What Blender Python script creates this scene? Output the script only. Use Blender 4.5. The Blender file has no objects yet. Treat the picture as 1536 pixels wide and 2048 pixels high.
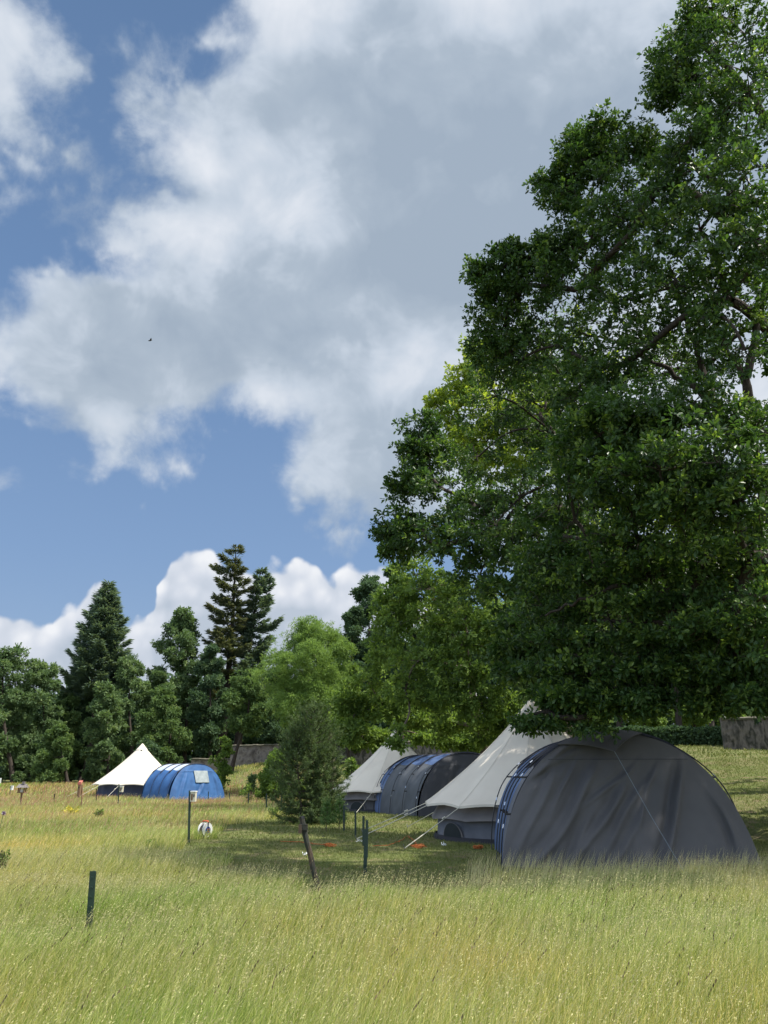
import bpy, math, random
import numpy as np
from mathutils import Vector
rng = np.random.default_rng(7)
random.seed(7)
R = math.radians
C = bpy.context.scene.collection
scene = bpy.context.scene

# ------------------------------------------------------------------ camera, world, sun, exposure
F = 1539.0                       # focal length in photo pixels (1536 x 2048)
H0, CAMZ = 1550.0, 1.45          # horizon row, eye height
PITCH = math.atan((H0 - 1024.0) / F)
cam_d = bpy.data.cameras.new('camera'); cam = bpy.data.objects.new('camera', cam_d); C.objects.link(cam)
cam.location = (0, 0, CAMZ); cam.rotation_euler = (math.pi / 2 + PITCH, 0, 0)
cam_d.sensor_fit = 'VERTICAL'; cam_d.sensor_height = 36.0; cam_d.lens = F / 2048.0 * 36.0
cam_d.clip_start = 0.1; cam_d.clip_end = 3000
scene.camera = cam
SUN_EL, SUN_AZ = 60.0, 99.0      # azimuth clockwise from +Y (the view direction)
sl = bpy.data.lights.new('sun', 'SUN'); so = bpy.data.objects.new('sun', sl); C.objects.link(so)
sl.energy = 5.0; sl.angle = R(0.6); sl.color = (1.0, 0.95, 0.86)
sdir = Vector((math.sin(R(SUN_AZ)) * math.cos(R(SUN_EL)), math.cos(R(SUN_AZ)) * math.cos(R(SUN_EL)), math.sin(R(SUN_EL))))
so.rotation_euler = sdir.to_track_quat('Z', 'Y').to_euler(); so.location = sdir * 60
vs = scene.view_settings
vs.view_transform = 'Standard'; vs.look = 'None'; vs.gamma = 1; vs.use_curve_mapping = False; vs.exposure = 0.6
cy = scene.cycles
cy.max_bounces = 7; cy.diffuse_bounces = 3; cy.glossy_bounces = 2; cy.transmission_bounces = 5; cy.transparent_max_bounces = 8
cy.use_denoising = True; cy.caustics_reflective = False; cy.caustics_refractive = False

def ground_hit(px, py, z=0.0):
    """where the ray through photo pixel (px,py) meets height z"""
    x = (px - 768) / F; yv = (1024 - py) / F
    d = (x, math.cos(PITCH) - yv * math.sin(PITCH), math.sin(PITCH) + yv * math.cos(PITCH))
    t = (z - CAMZ) / d[2]
    return d[0] * t, d[1] * t
def at(px, py, Y):
    x = (px - 768) / F; yv = (1024 - py) / F
    d = (x, math.cos(PITCH) - yv * math.sin(PITCH), math.sin(PITCH) + yv * math.cos(PITCH))
    t = Y / d[1]
    return np.array((d[0] * t, Y, CAMZ + d[2] * t))
def mpp(px, py, Y):
    """metres per photo pixel there"""
    p = at(px, py, Y)
    return (p[1] * math.cos(PITCH) + (p[2] - CAMZ) * math.sin(PITCH)) / F

# ---- sky: a map of cloud cover and cloud brightness over azimuth / elevation, broken up with noise
GX = list(range(0, 1501, 100))
SKY = {  # row: cover list, light list, at x = 0,100..1500
 0:   ([.95,.40,.12,.05,.0,.85,1,1,1,1,1,1,1,1,1,1], [.65,.6,.4,.3,.5,.7,.85,.75,.75,.65,.85,.7,.75,.8,.8,.8]),
 100: ([.95,.85,.08,.55,.30,.97,1,1,1,1,1,1,1,1,1,1], [.85,.6,.4,.5,.5,.55,.45,.6,.5,.6,.55,.6,.6,.65,.7,.7]),
 200: ([.85,.80,.05,.85,.88,.95,1,1,1,1,1,1,1,1,1,1], [.6,.45,.3,.5,.55,.35,.25,.3,.35,.6,.4,.35,.3,.4,.5,.5]),
 300: ([.70,.65,.15,.80,.98,1,1,1,1,1,1,1,1,1,1,1], [.4,.35,.2,.7,1.0,.5,.5,.25,.2,.3,.3,.25,.2,.3,.4,.4]),
 400: ([.30,.30,.42,.60,.97,1,1,1,1,1,1,1,1,1,1,1], [.3,.25,.2,.4,.5,.8,1.0,.5,.25,.2,.2,.2,.2,.3,.4,.4]),
 500: ([.03,.05,.10,.85,.97,1,1,1,1,1,1,1,1,1,1,1], [.4,.4,.6,1.05,.75,.5,.6,.4,.15,.1,.15,.2,.2,.3,.4,.4]),
 560: ([.45,.97,.93,1,1,1,1,1,1,1,1,1,1,1,1,1], [.6,.9,.55,.5,.35,.25,.3,.3,.15,.1,.2,.3,.3,.4,.4,.4]),
 620: ([.60,1,1,1,1,1,1,1,1,1,1,1,1,1,1,1], [.5,.8,.45,.3,.2,.15,.15,.2,.15,.2,.3,.4,.5,.5,.5,.5]),
 700: ([.90,1,1,1,1,1,1,1,1,1,1,1,1,1,1,1], [.6,.45,.3,.3,.3,.25,.25,.35,.6,.7,.8,.8,.8,.8,.8,.8]),
 760: ([.45,.95,1,1,1,.90,.75,1,1,1,1,1,1,1,1,1], [.6,.5,.35,.3,.35,.5,.6,.75,.8,.7,.8,.8,.8,.8,.8,.8]),
 820: ([.10,.85,.97,.90,.50,.66,.90,1,1,1,1,1,1,1,1,1], [.5,.55,.5,.45,.5,.6,.6,.6,.55,.6,.8,.8,.8,.8,.8,.8]),
 880: ([.08,.40,.97,.48,.58,.58,.70,1,1,1,1,1,1,1,1,1], [.5,.5,.65,.5,.5,.6,.6,.5,.5,.5,.7,.7,.7,.7,.7,.7]),
 940: ([.42,.10,.80,.52,.12,.34,.85,.98,1,1,1,1,1,1,1,1], [.5,.5,.6,.5,.5,.6,.6,.5,.5,.5,.6,.6,.6,.6,.6,.6]),
 1000:([.30,.05,.35,.52,.03,.08,.65,.95,1,1,1,1,1,1,1,1], [.5,.5,.5,.5,.5,.5,.55,.5,.5,.5,.6,.6,.6,.6,.6,.6]),
 1060:([0,0,.02,.10,0,0,.15,.60,.8,.9,.9,.9,.9,.9,.9,.9], [.5]*16),
 1120:([0,0,0,0,0,0,0,.20,.3,.3,.4,.4,.4,.4,.4,.4], [.5]*16),
 1300:([0]*16, [.5]*16),
}
AZ0, AZ1, EL0, EL1 = -38.0, 38.0, 8.0, 56.0
NROW, NCOL = 19, 30
def build_world():
    w = bpy.data.worlds.new('World'); scene.world = w; w.use_nodes = True
    nt = w.node_tree; N = nt.nodes; L = nt.links; N.clear()
    def nd(t, **k):
        n = N.new(t)
        for a, b in k.items(): setattr(n, a, b)
        return n
    def setin(n, i, v):
        if isinstance(v, bpy.types.NodeSocket): L.new(v, n.inputs[i])
        elif v is not None: n.inputs[i].default_value = v
    def M(op, a, b=None, c=None, clamp=False):
        n = nd('ShaderNodeMath', operation=op, use_clamp=clamp)
        setin(n, 0, a); setin(n, 1, b); setin(n, 2, c)
        return n.outputs[0]
    def MR(v, a, b, c=0.0, d=1.0, smooth=True):
        n = nd('ShaderNodeMapRange'); n.interpolation_type = 'SMOOTHSTEP' if smooth else 'LINEAR'
        for i, x in enumerate((v, a, b, c, d)): setin(n, i, x)
        return n.outputs[0]
    def noise(vec, scale, detail, rough=.55, dist=0.0):
        n = nd('ShaderNodeTexNoise'); n.inputs['Scale'].default_value = scale
        n.inputs['Detail'].default_value = detail; n.inputs['Roughness'].default_value = rough
        n.inputs['Distortion'].default_value = dist
        L.new(vec, n.inputs['Vector']); return n
    def mixc(f, a, b, bt='MIX'):
        n = nd('ShaderNodeMix', data_type='RGBA', blend_type=bt)
        setin(n, 0, f); setin(n, 6, a); setin(n, 7, b); return n.outputs[2]
    tc = nd('ShaderNodeTexCoord'); vec = tc.outputs['Generated']
    sep = nd('ShaderNodeSeparateXYZ'); L.new(vec, sep.inputs[0])
    az = M('MULTIPLY', M('ARCTAN2', sep.outputs[0], sep.outputs[1]), 180 / math.pi)
    el = M('MULTIPLY', M('ARCSINE', sep.outputs[2]), 180 / math.pi)
    nw = noise(vec, 5.0, 5.0, .6); s2 = nd('ShaderNodeSeparateColor'); L.new(nw.outputs['Color'], s2.inputs[0])
    azd = M('MULTIPLY_ADD', M('SUBTRACT', s2.outputs[0], .5), 9.0, az)
    eld = M('MULTIPLY_ADD', M('SUBTRACT', s2.outputs[1], .5), 9.0, el)
    a01 = M('DIVIDE', M('SUBTRACT', azd, AZ0), AZ1 - AZ0, clamp=True)
    e01 = M('MULTIPLY', M('DIVIDE', M('SUBTRACT', eld, EL0), EL1 - EL0, clamp=True), NROW - 1)
    ys = sorted(SKY); cov = np.array([SKY[y][0] for y in ys]); lig = np.array([SKY[y][1] for y in ys])
    for r_, yv_ in enumerate(ys):
        for c_, xv_ in enumerate(GX):
            if yv_ <= 520 and xv_ >= 650: lig[r_, c_] -= .12 + .10 * (yv_ > 60)
            if yv_ >= 700 and xv_ >= 550: lig[r_, c_] -= .13
    def samp(g, x, y):
        x = min(max(x, 0), 1500); y = min(max(y, 0), 1300)
        col = [np.interp(x, GX, row) for row in g]
        return float(np.interp(y, ys, col))
    cur = None
    for i in range(NROW):
        rp = nd('ShaderNodeValToRGB'); rp.color_ramp.interpolation = 'B_SPLINE'; L.new(a01, rp.inputs[0])
        els = rp.color_ramp.elements
        for j in range(NCOL):
            A = AZ0 + (AZ1 - AZ0) * j / (NCOL - 1); E = EL0 + (EL1 - EL0) * i / (NROW - 1)
            d = np.array((math.sin(R(A)) * math.cos(R(E)), math.cos(R(A)) * math.cos(R(E)), math.sin(R(E))))
            wz = d[1] * math.cos(PITCH) + d[2] * math.sin(PITCH); up = -d[1] * math.sin(PITCH) + d[2] * math.cos(PITCH)
            px = 768 + F * d[0] / wz; py = 1024 - F * up / wz
            if 0 < j < NCOL - 1: els.new(j / (NCOL - 1))
            e = [q for q in els if abs(q.position - j / (NCOL - 1)) < 1e-4][0]
            e.color = (samp(cov, px, py), samp(lig, px, py), 0, 1)
        if cur is None: cur = rp.outputs[0]
        else: cur = mixc(MR(e01, i - 1.0, float(i)), cur, rp.outputs[0])
    s3 = nd('ShaderNodeSeparateColor'); L.new(cur, s3.inputs[0])
    cv, lt = s3.outputs[0], s3.outputs[1]
    n1 = noise(vec, 7.5, 8.0, .66, .25).outputs['Fac']; n2 = noise(vec, 13.0, 4.0, .6, .6).outputs['Fac']
    n3 = noise(vec, 3.2, 2.0, .5).outputs['Fac']
    k = M('MULTIPLY', M('SUBTRACT', n1, .5), 1.55)
    # noise acts on the rims of clouds only: full cover and clear sky keep their value
    vb = nd('ShaderNodeTexVoronoi'); vb.feature = 'SMOOTH_F1'; vb.inputs['Scale'].default_value = 10; vb.inputs['Smoothness'].default_value = .8; vb.inputs['Detail'].default_value = 2.0; vb.inputs['Roughness'].default_value = .55
    wv = nd('ShaderNodeVectorMath', operation='MULTIPLY_ADD'); L.new(nw.outputs['Color'], wv.inputs[0]); wv.inputs[1].default_value = (.16, .16, .16); L.new(vec, wv.inputs[2]); L.new(wv.outputs[0], vb.inputs['Vector'])
    puff = M('SUBTRACT', .60, vb.outputs['Distance'])
    rim = M('MULTIPLY', M('MULTIPLY', cv, M('SUBTRACT', 1.0, cv)), 4.0)
    rim = M('ADD', M('MULTIPLY', rim, .85), .12)
    cvn = M('ADD', cv, M('MULTIPLY', M('ADD', k, M('MULTIPLY_ADD', puff, .9, .12)), rim))
    alpha = MR(cvn, .24, .84)
    thin = MR(cvn, .3, 1.05)
    ltn = M('ADD', lt, M('MULTIPLY', M('SUBTRACT', n2, .5), .55))
    ltn = M('ADD', ltn, M('MULTIPLY', M('SUBTRACT', n3, .5), .35))
    ltn = M('ADD', ltn, M('MULTIPLY', puff, .38))
    ltn = M('MULTIPLY_ADD', M('SUBTRACT', ltn, .45), 1.15, .50)
    rp = nd('ShaderNodeValToRGB'); L.new(ltn, rp.inputs[0])
    E = rp.color_ramp.elements
    E[0].position = 0.0; E[0].color = (.36, .44, .545, 1); E[1].position = 1.0; E[1].color = (.84, .87, .93, 1)
    e = E.new(.5); e.color = (.57, .645, .745, 1)
    e = E.new(.28); e.color = (.43, .51, .61, 1)
    # clear sky: the physical sky, its blue eased toward the photographed tone
    sky = nd('ShaderNodeTexSky'); sky.sky_type = 'NISHITA'; sky.sun_disc = False
    sky.sun_elevation = R(SUN_EL); sky.sun_rotation = R(SUN_AZ); sky.air_density = 1.0; sky.dust_density = .6; sky.ozone_density = 1.0
    skyc = mixc(1.0, sky.outputs[0], (.92, .92, .92, 1), 'MULTIPLY')
    grad = nd('ShaderNodeValToRGB'); L.new(MR(el, 0.0, 60.0, smooth=False), grad.inputs[0])
    G = grad.color_ramp.elements
    G[0].position = 0.0; G[0].color = (.36, .50, .72, 1); G[1].position = 1.0; G[1].color = (.115, .215, .405, 1)
    e = G.new(.25); e.color = (.25, .40, .67, 1); e = G.new(.5); e.color = (.18, .315, .57, 1)
    g10 = mixc(1.0, grad.outputs[0], (10, 10, 10, 1), 'MULTIPLY')
    skyc = mixc(.72, skyc, g10)
    cl10 = mixc(1.0, rp.outputs[0], (10, 10, 10, 1), 'MULTIPLY')
    col = mixc(alpha, skyc, cl10)
    # the bank of cumulus low over the trees
    top = nd('ShaderNodeFloatCurve'); cvm = top.mapping; cu = cvm.curves[0]
    L.new(M('DIVIDE', M('ADD', az, 60.0), 120.0, clamp=True), top.inputs['Value']); top.inputs['Factor'].default_value = 1
    prof = [(0,1212),(60,1215),(100,1240),(130,1205),(165,1190),(195,1140),(222,1150),(245,1235),(285,1225),(320,1165),(352,1095),(400,1085),(440,1100),(470,1130),(520,1120),(580,1112),(630,1118),(665,1140),(700,1115),(740,1112),(775,1130),(850,1180),(950,1200),(1200,1180),(1536,1150)]
    pts = []
    for x, y in prof:
        p = at(x, y, 100.0); v = p - np.array((0, 0, CAMZ)); v /= np.linalg.norm(v)
        pts.append(((math.degrees(math.atan2(v[0], v[1])) + 60) / 120, math.degrees(math.asin(v[2])) / 40))
    while len(cu.points) < len(pts) + 2: cu.points.new(.5, .5)
    allp = [(0, pts[0][1])] + pts + [(1, pts[-1][1])]
    for q, p in zip(cu.points, allp): q.location = p; q.handle_type = 'AUTO'
    cvm.update()
    # the curve's points are sorted again on update
    topel = M('MULTIPLY', top.outputs[0], 40.0)
    vo = nd('ShaderNodeTexVoronoi'); vo.feature = 'SMOOTH_F1'; vo.inputs['Scale'].default_value = 30; vo.inputs['Smoothness'].default_value = .55
    vo.inputs['Detail'].default_value = 1.0; vo.inputs['Roughness'].default_value = .5
    L.new(vec, vo.inputs['Vector'])
    bil = M('SUBTRACT', .42, vo.outputs['Distance'])
    fine = M('SUBTRACT', noise(vec, 38.0, 3.0, .62).outputs['Fac'], .5)
    dist = M('ADD', M('SUBTRACT', topel, el), M('ADD', M('MULTIPLY', bil, 1.8), M('MULTIPLY', fine, .75)))
    ca = MR(dist, -.22, .52)
    depth = MR(dist, 0.0, 7.0)
    shade = M('ADD', M('SUBTRACT', .98, M('MULTIPLY', depth, .75)), M('ADD', M('MULTIPLY', bil, 1.1), M('MULTIPLY', M('SUBTRACT', noise(vec, 14.0, 4.0, .6, .4).outputs['Fac'], .5), .9)))
    cr = nd('ShaderNodeValToRGB'); L.new(shade, cr.inputs[0]); E = cr.color_ramp.elements
    E[0].position = .0; E[0].color = (5.0, 5.7, 6.7, 1); E[1].position = 1.0; E[1].color = (8.9, 9.1, 9.5, 1)
    e = E.new(.5); e.color = (6.7, 7.2, 8.1, 1)
    col = mixc(ca, col, cr.outputs[0])
    # sky outside the frame is brightened, an added fill for the shadows
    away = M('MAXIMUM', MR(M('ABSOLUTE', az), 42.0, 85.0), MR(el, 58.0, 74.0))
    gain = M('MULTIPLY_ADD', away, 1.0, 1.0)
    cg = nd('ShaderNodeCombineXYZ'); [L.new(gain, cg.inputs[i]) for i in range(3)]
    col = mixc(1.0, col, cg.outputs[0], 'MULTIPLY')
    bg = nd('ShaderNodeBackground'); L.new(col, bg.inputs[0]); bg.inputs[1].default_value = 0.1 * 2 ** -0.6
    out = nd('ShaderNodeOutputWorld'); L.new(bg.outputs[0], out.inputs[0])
build_world()
scene.world.cycles.sampling_method = 'MANUAL'; scene.world.cycles.sample_map_resolution = 256

# ------------------------------------------------------------------ helpers
def tag(o, label=None, cat=None, group=None, kind=None):
    if label: o['label'] = label
    if cat: o['category'] = cat
    if group: o['group'] = group
    if kind: o['kind'] = kind
    return o
def empty(name, loc=(0, 0, 0), rz=0.0, label=None, cat=None, group=None):
    o = bpy.data.objects.new(name, None); C.objects.link(o); o.location = loc; o.rotation_euler = (0, 0, rz)
    o.empty_display_size = .2
    return tag(o, label, cat, group)
class MB:
    """collects polygons; build() links them as ONE mesh object"""
    def __init__(s): s.V = []; s.n = 0; s.L = []; s.S = []; s.A = []; s.mi = []; s.cur = 0
    def np(s, V, faces, attr=None):
        """V (N,k,3): N copies of a template with the given faces (lists of indices into k)"""
        V = np.asarray(V, dtype=np.float32)
        if V.ndim == 2: V = V[None]
        N, k, _ = V.shape; base = s.n + np.arange(N)[:, None] * k
        for f in faces:
            idx = (base + np.array(f)[None, :])
            s.L.append(idx.reshape(-1).astype(np.int32)); s.S.append(np.full(N, len(f), np.int32))
            s.mi.append(np.full(N, s.cur, np.int32))
        s.V.append(V.reshape(-1, 3)); s.n += N * k
        a = np.zeros(N) if attr is None else np.broadcast_to(np.asarray(attr, dtype=np.float32), (N,))
        s.A.append(np.repeat(a, k).astype(np.float32))
        return s
    def grid(s, G, close=False):
        G = np.asarray(G, dtype=np.float32); a, b, _ = G.shape; i = np.arange(a - 1)[:, None]; j = np.arange(b if close else b - 1)[None, :]
        j2 = (j + 1) % b
        q = np.stack([i * b + j, (i + 1) * b + j, (i + 1) * b + j2, i * b + j2], -1).reshape(-1, 4) + s.n
        s.L.append(q.reshape(-1).astype(np.int32)); s.S.append(np.full(len(q), 4, np.int32)); s.mi.append(np.full(len(q), s.cur, np.int32))
        s.V.append(G.reshape(-1, 3)); s.n += a * b; s.A.append(np.zeros(a * b, np.float32)); return s
    def box(s, c, d, rot=None):
        v = np.array([(x, y, z) for x in (-.5, .5) for y in (-.5, .5) for z in (-.5, .5)]) * np.array(d)
        if rot is not None: v = v @ np.array(rot.to_matrix()).T
        return s.np(v + np.array(c), [(0, 1, 3, 2), (4, 6, 7, 5), (0, 4, 5, 1), (2, 3, 7, 6), (0, 2, 6, 4), (1, 5, 7, 3)])
    def tube(s, P, r, sides=6, cap=True):
        P = np.asarray(P, dtype=float); n = len(P); r = np.broadcast_to(np.asarray(r, dtype=float), (n,))
        T = np.gradient(P, axis=0); T /= np.linalg.norm(T, axis=1)[:, None] + 1e-9
        ref = np.array((0, 0, 1.)) if abs(T[0][2]) < .8 else np.array((1., 0, 0))
        U = np.cross(T, ref); U /= np.linalg.norm(U, axis=1)[:, None] + 1e-9; W = np.cross(T, U)
        a = np.linspace(0, 2 * np.pi, sides, endpoint=False)
        G = P[:, None] + r[:, None, None] * (U[:, None] * np.cos(a)[None, :, None] + W[:, None] * np.sin(a)[None, :, None])
        b0 = s.n; s.grid(G, close=True)
        if cap:
            for o, d in ((0, 1), ((n - 1) * sides, -1)):
                idx = (b0 + o + np.arange(sides))[::-d]
                s.L.append(idx.astype(np.int32)); s.S.append(np.array([sides], np.int32)); s.mi.append(np.array([s.cur], np.int32))
        return s
    def lathe(s, prof, c=(0, 0, 0), sides=24, axis=None):
        a = np.linspace(0, 2 * np.pi, sides, endpoint=False)
        G = np.array([[(r * math.cos(t), r * math.sin(t), z) for t in a] for r, z in prof])
        if axis is not None: G = G @ np.array(axis.to_matrix()).T
        return s.grid(G + np.array(c), close=True)
    def build(s, name, mat, parent=None, smooth=False, attr=False):
        V = np.concatenate(s.V); L = np.concatenate(s.L); S = np.concatenate(s.S); mi = np.concatenate(s.mi)
        me = bpy.data.meshes.new(name); me.vertices.add(len(V)); me.vertices.foreach_set('co', V.astype(np.float32).reshape(-1))
        me.loops.add(len(L)); me.loops.foreach_set('vertex_index', L)
        me.polygons.add(len(S)); st = np.zeros(len(S), np.int32); st[1:] = np.cumsum(S)[:-1]
        me.polygons.foreach_set('loop_start', st); me.polygons.foreach_set('loop_total', S)
        mats = mat if isinstance(mat, (list, tuple)) else [mat]
        for m in mats: me.materials.append(m)
        me.polygons.foreach_set('material_index', mi)
        if attr:
            at_ = me.attributes.new('v', 'FLOAT', 'POINT'); at_.data.foreach_set('value', np.concatenate(s.A))
        me.polygons.foreach_set('use_smooth', np.full(len(S), bool(smooth)))
        me.update(calc_edges=True); me.validate()
        o = bpy.data.objects.new(name, me); C.objects.link(o)
        if parent is not None: o.parent = parent
        return o
def vnoise(P, scale, seed=0, octs=3):
    """cheap smooth noise: sums of sines in fixed random directions"""
    g = np.random.default_rng(seed); P = np.asarray(P); out = np.zeros(P.shape[:-1]); amp = 1.0
    for o in range(octs):
        for k in range(5):
            d = g.normal(size=P.shape[-1]); d /= np.linalg.norm(d)
            out += amp * np.sin((P @ d) * scale * (1.6 ** o) * g.uniform(.7, 1.4) * 2 + g.uniform(0, 6.3)) / 5
        amp *= .6
    return out

# ------------------------------------------------------------------ materials
def mat(name, base, rough=.8, ramp=None, scale=None, detail=4, bump=0, bscale=None, metal=0, attr=None, transl=0, tcol=None, spec=.3, coords='Object', sheen=0, stretch=None):
    """ramp: colours spread by noise of that scale; attr: colours spread by the per-leaf value v"""
    m = bpy.data.materials.new(name); m.use_nodes = True; nt = m.node_tree; N = nt.nodes; L = nt.links
    b = N['Principled BSDF']; b.inputs['Roughness'].default_value = rough; b.inputs['Metallic'].default_value = metal
    b.inputs['Specular IOR Level'].default_value = spec; b.inputs['Base Color'].default_value = (*base, 1)
    tc = N.new('ShaderNodeTexCoord'); co = tc.outputs[coords]
    if stretch:
        mp = N.new('ShaderNodeMapping'); mp.inputs['Scale'].default_value = stretch; L.new(co, mp.inputs[0]); co = mp.outputs[0]
    col = None
    def R_(cols, src):
        r = N.new('ShaderNodeValToRGB'); E = r.color_ramp.elements
        for i, c in enumerate(cols):
            p = i / (len(cols) - 1)
            e = E[0] if i == 0 else (E[-1] if i == len(cols) - 1 else E.new(p))
            e.color = (*c, 1)
        L.new(src, r.inputs[0]); return r.outputs[0]
    def NZ(sc, de, lo=.3, hi=.7):
        n = N.new('ShaderNodeTexNoise'); n.inputs['Scale'].default_value = sc; n.inputs['Detail'].default_value = de; L.new(co, n.inputs['Vector'])
        k = N.new('ShaderNodeMapRange'); k.inputs[1].default_value = lo; k.inputs[2].default_value = hi; L.new(n.outputs[0], k.inputs[0]); return k.outputs[0]
    if attr:
        a = N.new('ShaderNodeAttribute'); a.attribute_name = 'v'; col = R_(attr, a.outputs['Fac'])
    if ramp:
        c2 = R_(ramp, NZ(scale, detail))
        if col is not None:
            x = N.new('ShaderNodeMix'); x.data_type = 'RGBA'; x.blend_type = 'MULTIPLY'; x.inputs[0].default_value = 1; L.new(col, x.inputs[6]); L.new(c2, x.inputs[7]); col = x.outputs[2]
        else: col = c2
    if col is not None: L.new(col, b.inputs['Base Color'])
    if bump:
        n = N.new('ShaderNodeTexNoise'); n.inputs['Scale'].default_value = bscale or 20; n.inputs['Detail'].default_value = 5; L.new(co, n.inputs['Vector'])
        bp = N.new('ShaderNodeBump'); bp.inputs['Strength'].default_value = bump; bp.inputs['Distance'].default_value = .03; L.new(n.outputs[0], bp.inputs['Height']); L.new(bp.outputs[0], b.inputs['Normal'])
    if sheen: b.inputs['Sheen Weight'].default_value = sheen
    if transl:
        out = N['Material Output']; t = N.new('ShaderNodeBsdfTranslucent')
        if tcol is not None and col is not None:
            x = N.new('ShaderNodeMix'); x.data_type = 'RGBA'; x.blend_type = 'MULTIPLY'; x.inputs[0].default_value = 1; L.new(col, x.inputs[6]); x.inputs[7].default_value = (*tcol, 1); L.new(x.outputs[2], t.inputs[0])
        elif col is not None: L.new(col, t.inputs[0])
        else: t.inputs[0].default_value = (*(tcol or base), 1)
        mx = N.new('ShaderNodeMixShader'); mx.inputs[0].default_value = transl; L.new(b.outputs[0], mx.inputs[1]); L.new(t.outputs[0], mx.inputs[2]); L.new(mx.outputs[0], out.inputs[0])
    return m
def leafmat(name, dark, mid, light, transl=.32, rough=.5, spec=.35, tc=(1.9, 1.75, .75)):
    dark, mid, light = [tuple(q * 1.3 for q in c) for c in (dark, mid, light)]
    return mat(name, mid, rough=rough, attr=[dark, mid, mid, light], transl=transl, tcol=tc, spec=spec)
BARK = mat('bark', (.07, .055, .04), rough=.95, ramp=[(.035, .028, .02), (.10, .08, .06), (.15, .13, .10)], scale=9, bump=.8, bscale=14, stretch=(3, 3, .6))
BARKD = mat('dark_bark', (.04, .032, .025), rough=.95, ramp=[(.025, .02, .016), (.07, .055, .045)], scale=9, bump=.8, bscale=14, stretch=(3, 3, .6))

# ------------------------------------------------------------------ terrain
def gz(x, y):
    x = np.asarray(x, dtype=float); y = np.asarray(y, dtype=float)
    toe = np.interp(x, [-40, -20, -11, -2, 6, 9, 14, 30], [66, 66, 61, 50, 33, 18, 16, 16])
    slope = np.interp(x, [-22, -16, -11, -2, 6, 10, 30], [.02, .15, .30, .15, .11, .115, .115])
    cap = np.interp(x, [-22, -16, -11, -2, 6, 15, 30], [.4, 1.2, 1.9, 2.4, 3.4, 5.0, 5.0])
    t = np.maximum(0, y - toe)
    base = .68 * np.clip((y - 52) / 10, 0, 1) ** 2 * (3 - 2 * np.clip((y - 52) / 10, 0, 1)) * np.interp(x, [-4, 4], [1, 0])
    und = .035 * np.sin(x * .35 + 1) * np.sin(y * .28) + .02 * np.sin(x * .9 + y * .7)
    return base + cap * np.tanh(slope * t / cap) + und * np.clip(y / 10, 0, 1)
def axis_pts(lo, hi, fine_lo, fine_hi, st):
    a = list(np.arange(fine_lo, fine_hi + .001, st)); s = st; x = fine_hi
    while x < hi: s *= 1.25; x += s; a.append(x)
    s = st; x = fine_lo
    while x > lo: s *= 1.25; x -= s; a.insert(0, x)
    return np.array(a)
LAWN = [ground_hit(*p) for p in ((640, 1815), (560, 1795), (470, 1768), (390, 1730), (350, 1692), (460, 1650), (560, 1636), (600, 1622))]
LAWN += [(0, 50), (-5, 58), (40, 60), (40, 12.6), (8, 12.3), (2.2, 12.0), (1.7, 10.9), (.9, 10.3)]
def inpoly(x, y, poly):
    ins = np.zeros(np.shape(x), bool); n = len(poly)
    for i in range(n):
        x1, y1 = poly[i]; x2, y2 = poly[(i + 1) % n]
        c = ((y1 > y) != (y2 > y)) & (x < (x2 - x1) * (y - y1) / (y2 - y1 + 1e-12) + x1); ins ^= c
    return ins
def lawn_mask(x, y):
    jx = x + .35 * np.sin(y * 2.1) + .2 * np.sin(x * 3.7 + y); jy = y + .3 * np.sin(x * 2.3) + .2 * np.sin(y * 4 + x)
    return inpoly(jx, jy, LAWN)
xs = axis_pts(-500, 500, -30, 34, .5); ys_ = axis_pts(-60, 900, 0, 78, .5)
GXX, GYY = np.meshgrid(xs, ys_, indexing='ij')
G = np.stack([GXX, GYY, gz(GXX, GYY)], -1)
def ground_mat():
    m = bpy.data.materials.new('meadow_soil'); m.use_nodes = True; nt = m.node_tree; N = nt.nodes; L = nt.links; b = N['Principled BSDF']
    b.inputs['Roughness'].default_value = .95; b.inputs['Specular IOR Level'].default_value = .1
    tc = N.new('ShaderNodeTexCoord')
    def nz(s, d, lo, hi):
        n = N.new('ShaderNodeTexNoise'); n.inputs['Scale'].default_value = s; n.inputs['Detail'].default_value = d; L.new(tc.outputs['Object'], n.inputs[0])
        k = N.new('ShaderNodeMapRange'); k.interpolation_type = 'SMOOTHSTEP'; k.inputs[1].default_value = lo; k.inputs[2].default_value = hi; L.new(n.outputs[0], k.inputs[0]); return k.outputs[0]
    def mx(f, a, c):
        x = N.new('ShaderNodeMix'); x.data_type = 'RGBA'; L.new(f, x.inputs[0])
        for i, v in ((6, a), (7, c)):
            if isinstance(v, tuple): x.inputs[i].default_value = (*v, 1)
            else: L.new(v, x.inputs[i])
        return x.outputs[2]
    a = mx(nz(.7, 6, .35, .65), (.115, .135, .045), (.19, .165, .085))
    a = mx(nz(9, 5, .35, .7), a, (.085, .11, .03))
    a = mx(nz(2.2, 6, .56, .68), a, (.20, .155, .095))
    L.new(a, b.inputs['Base Color'])
    n = N.new('ShaderNodeTexNoise'); n.inputs['Scale'].default_value = 25; n.inputs['Detail'].default_value = 5; L.new(tc.outputs['Object'], n.inputs[0])
    bp = N.new('ShaderNodeBump'); bp.inputs['Strength'].default_value = .8; bp.inputs['Distance'].default_value = .05; L.new(n.outputs[0], bp.inputs['Height']); L.new(bp.outputs[0], b.inputs['Normal'])
    return m
tag(MB().grid(G).build('ground', ground_mat(), smooth=True), kind='structure')

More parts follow.
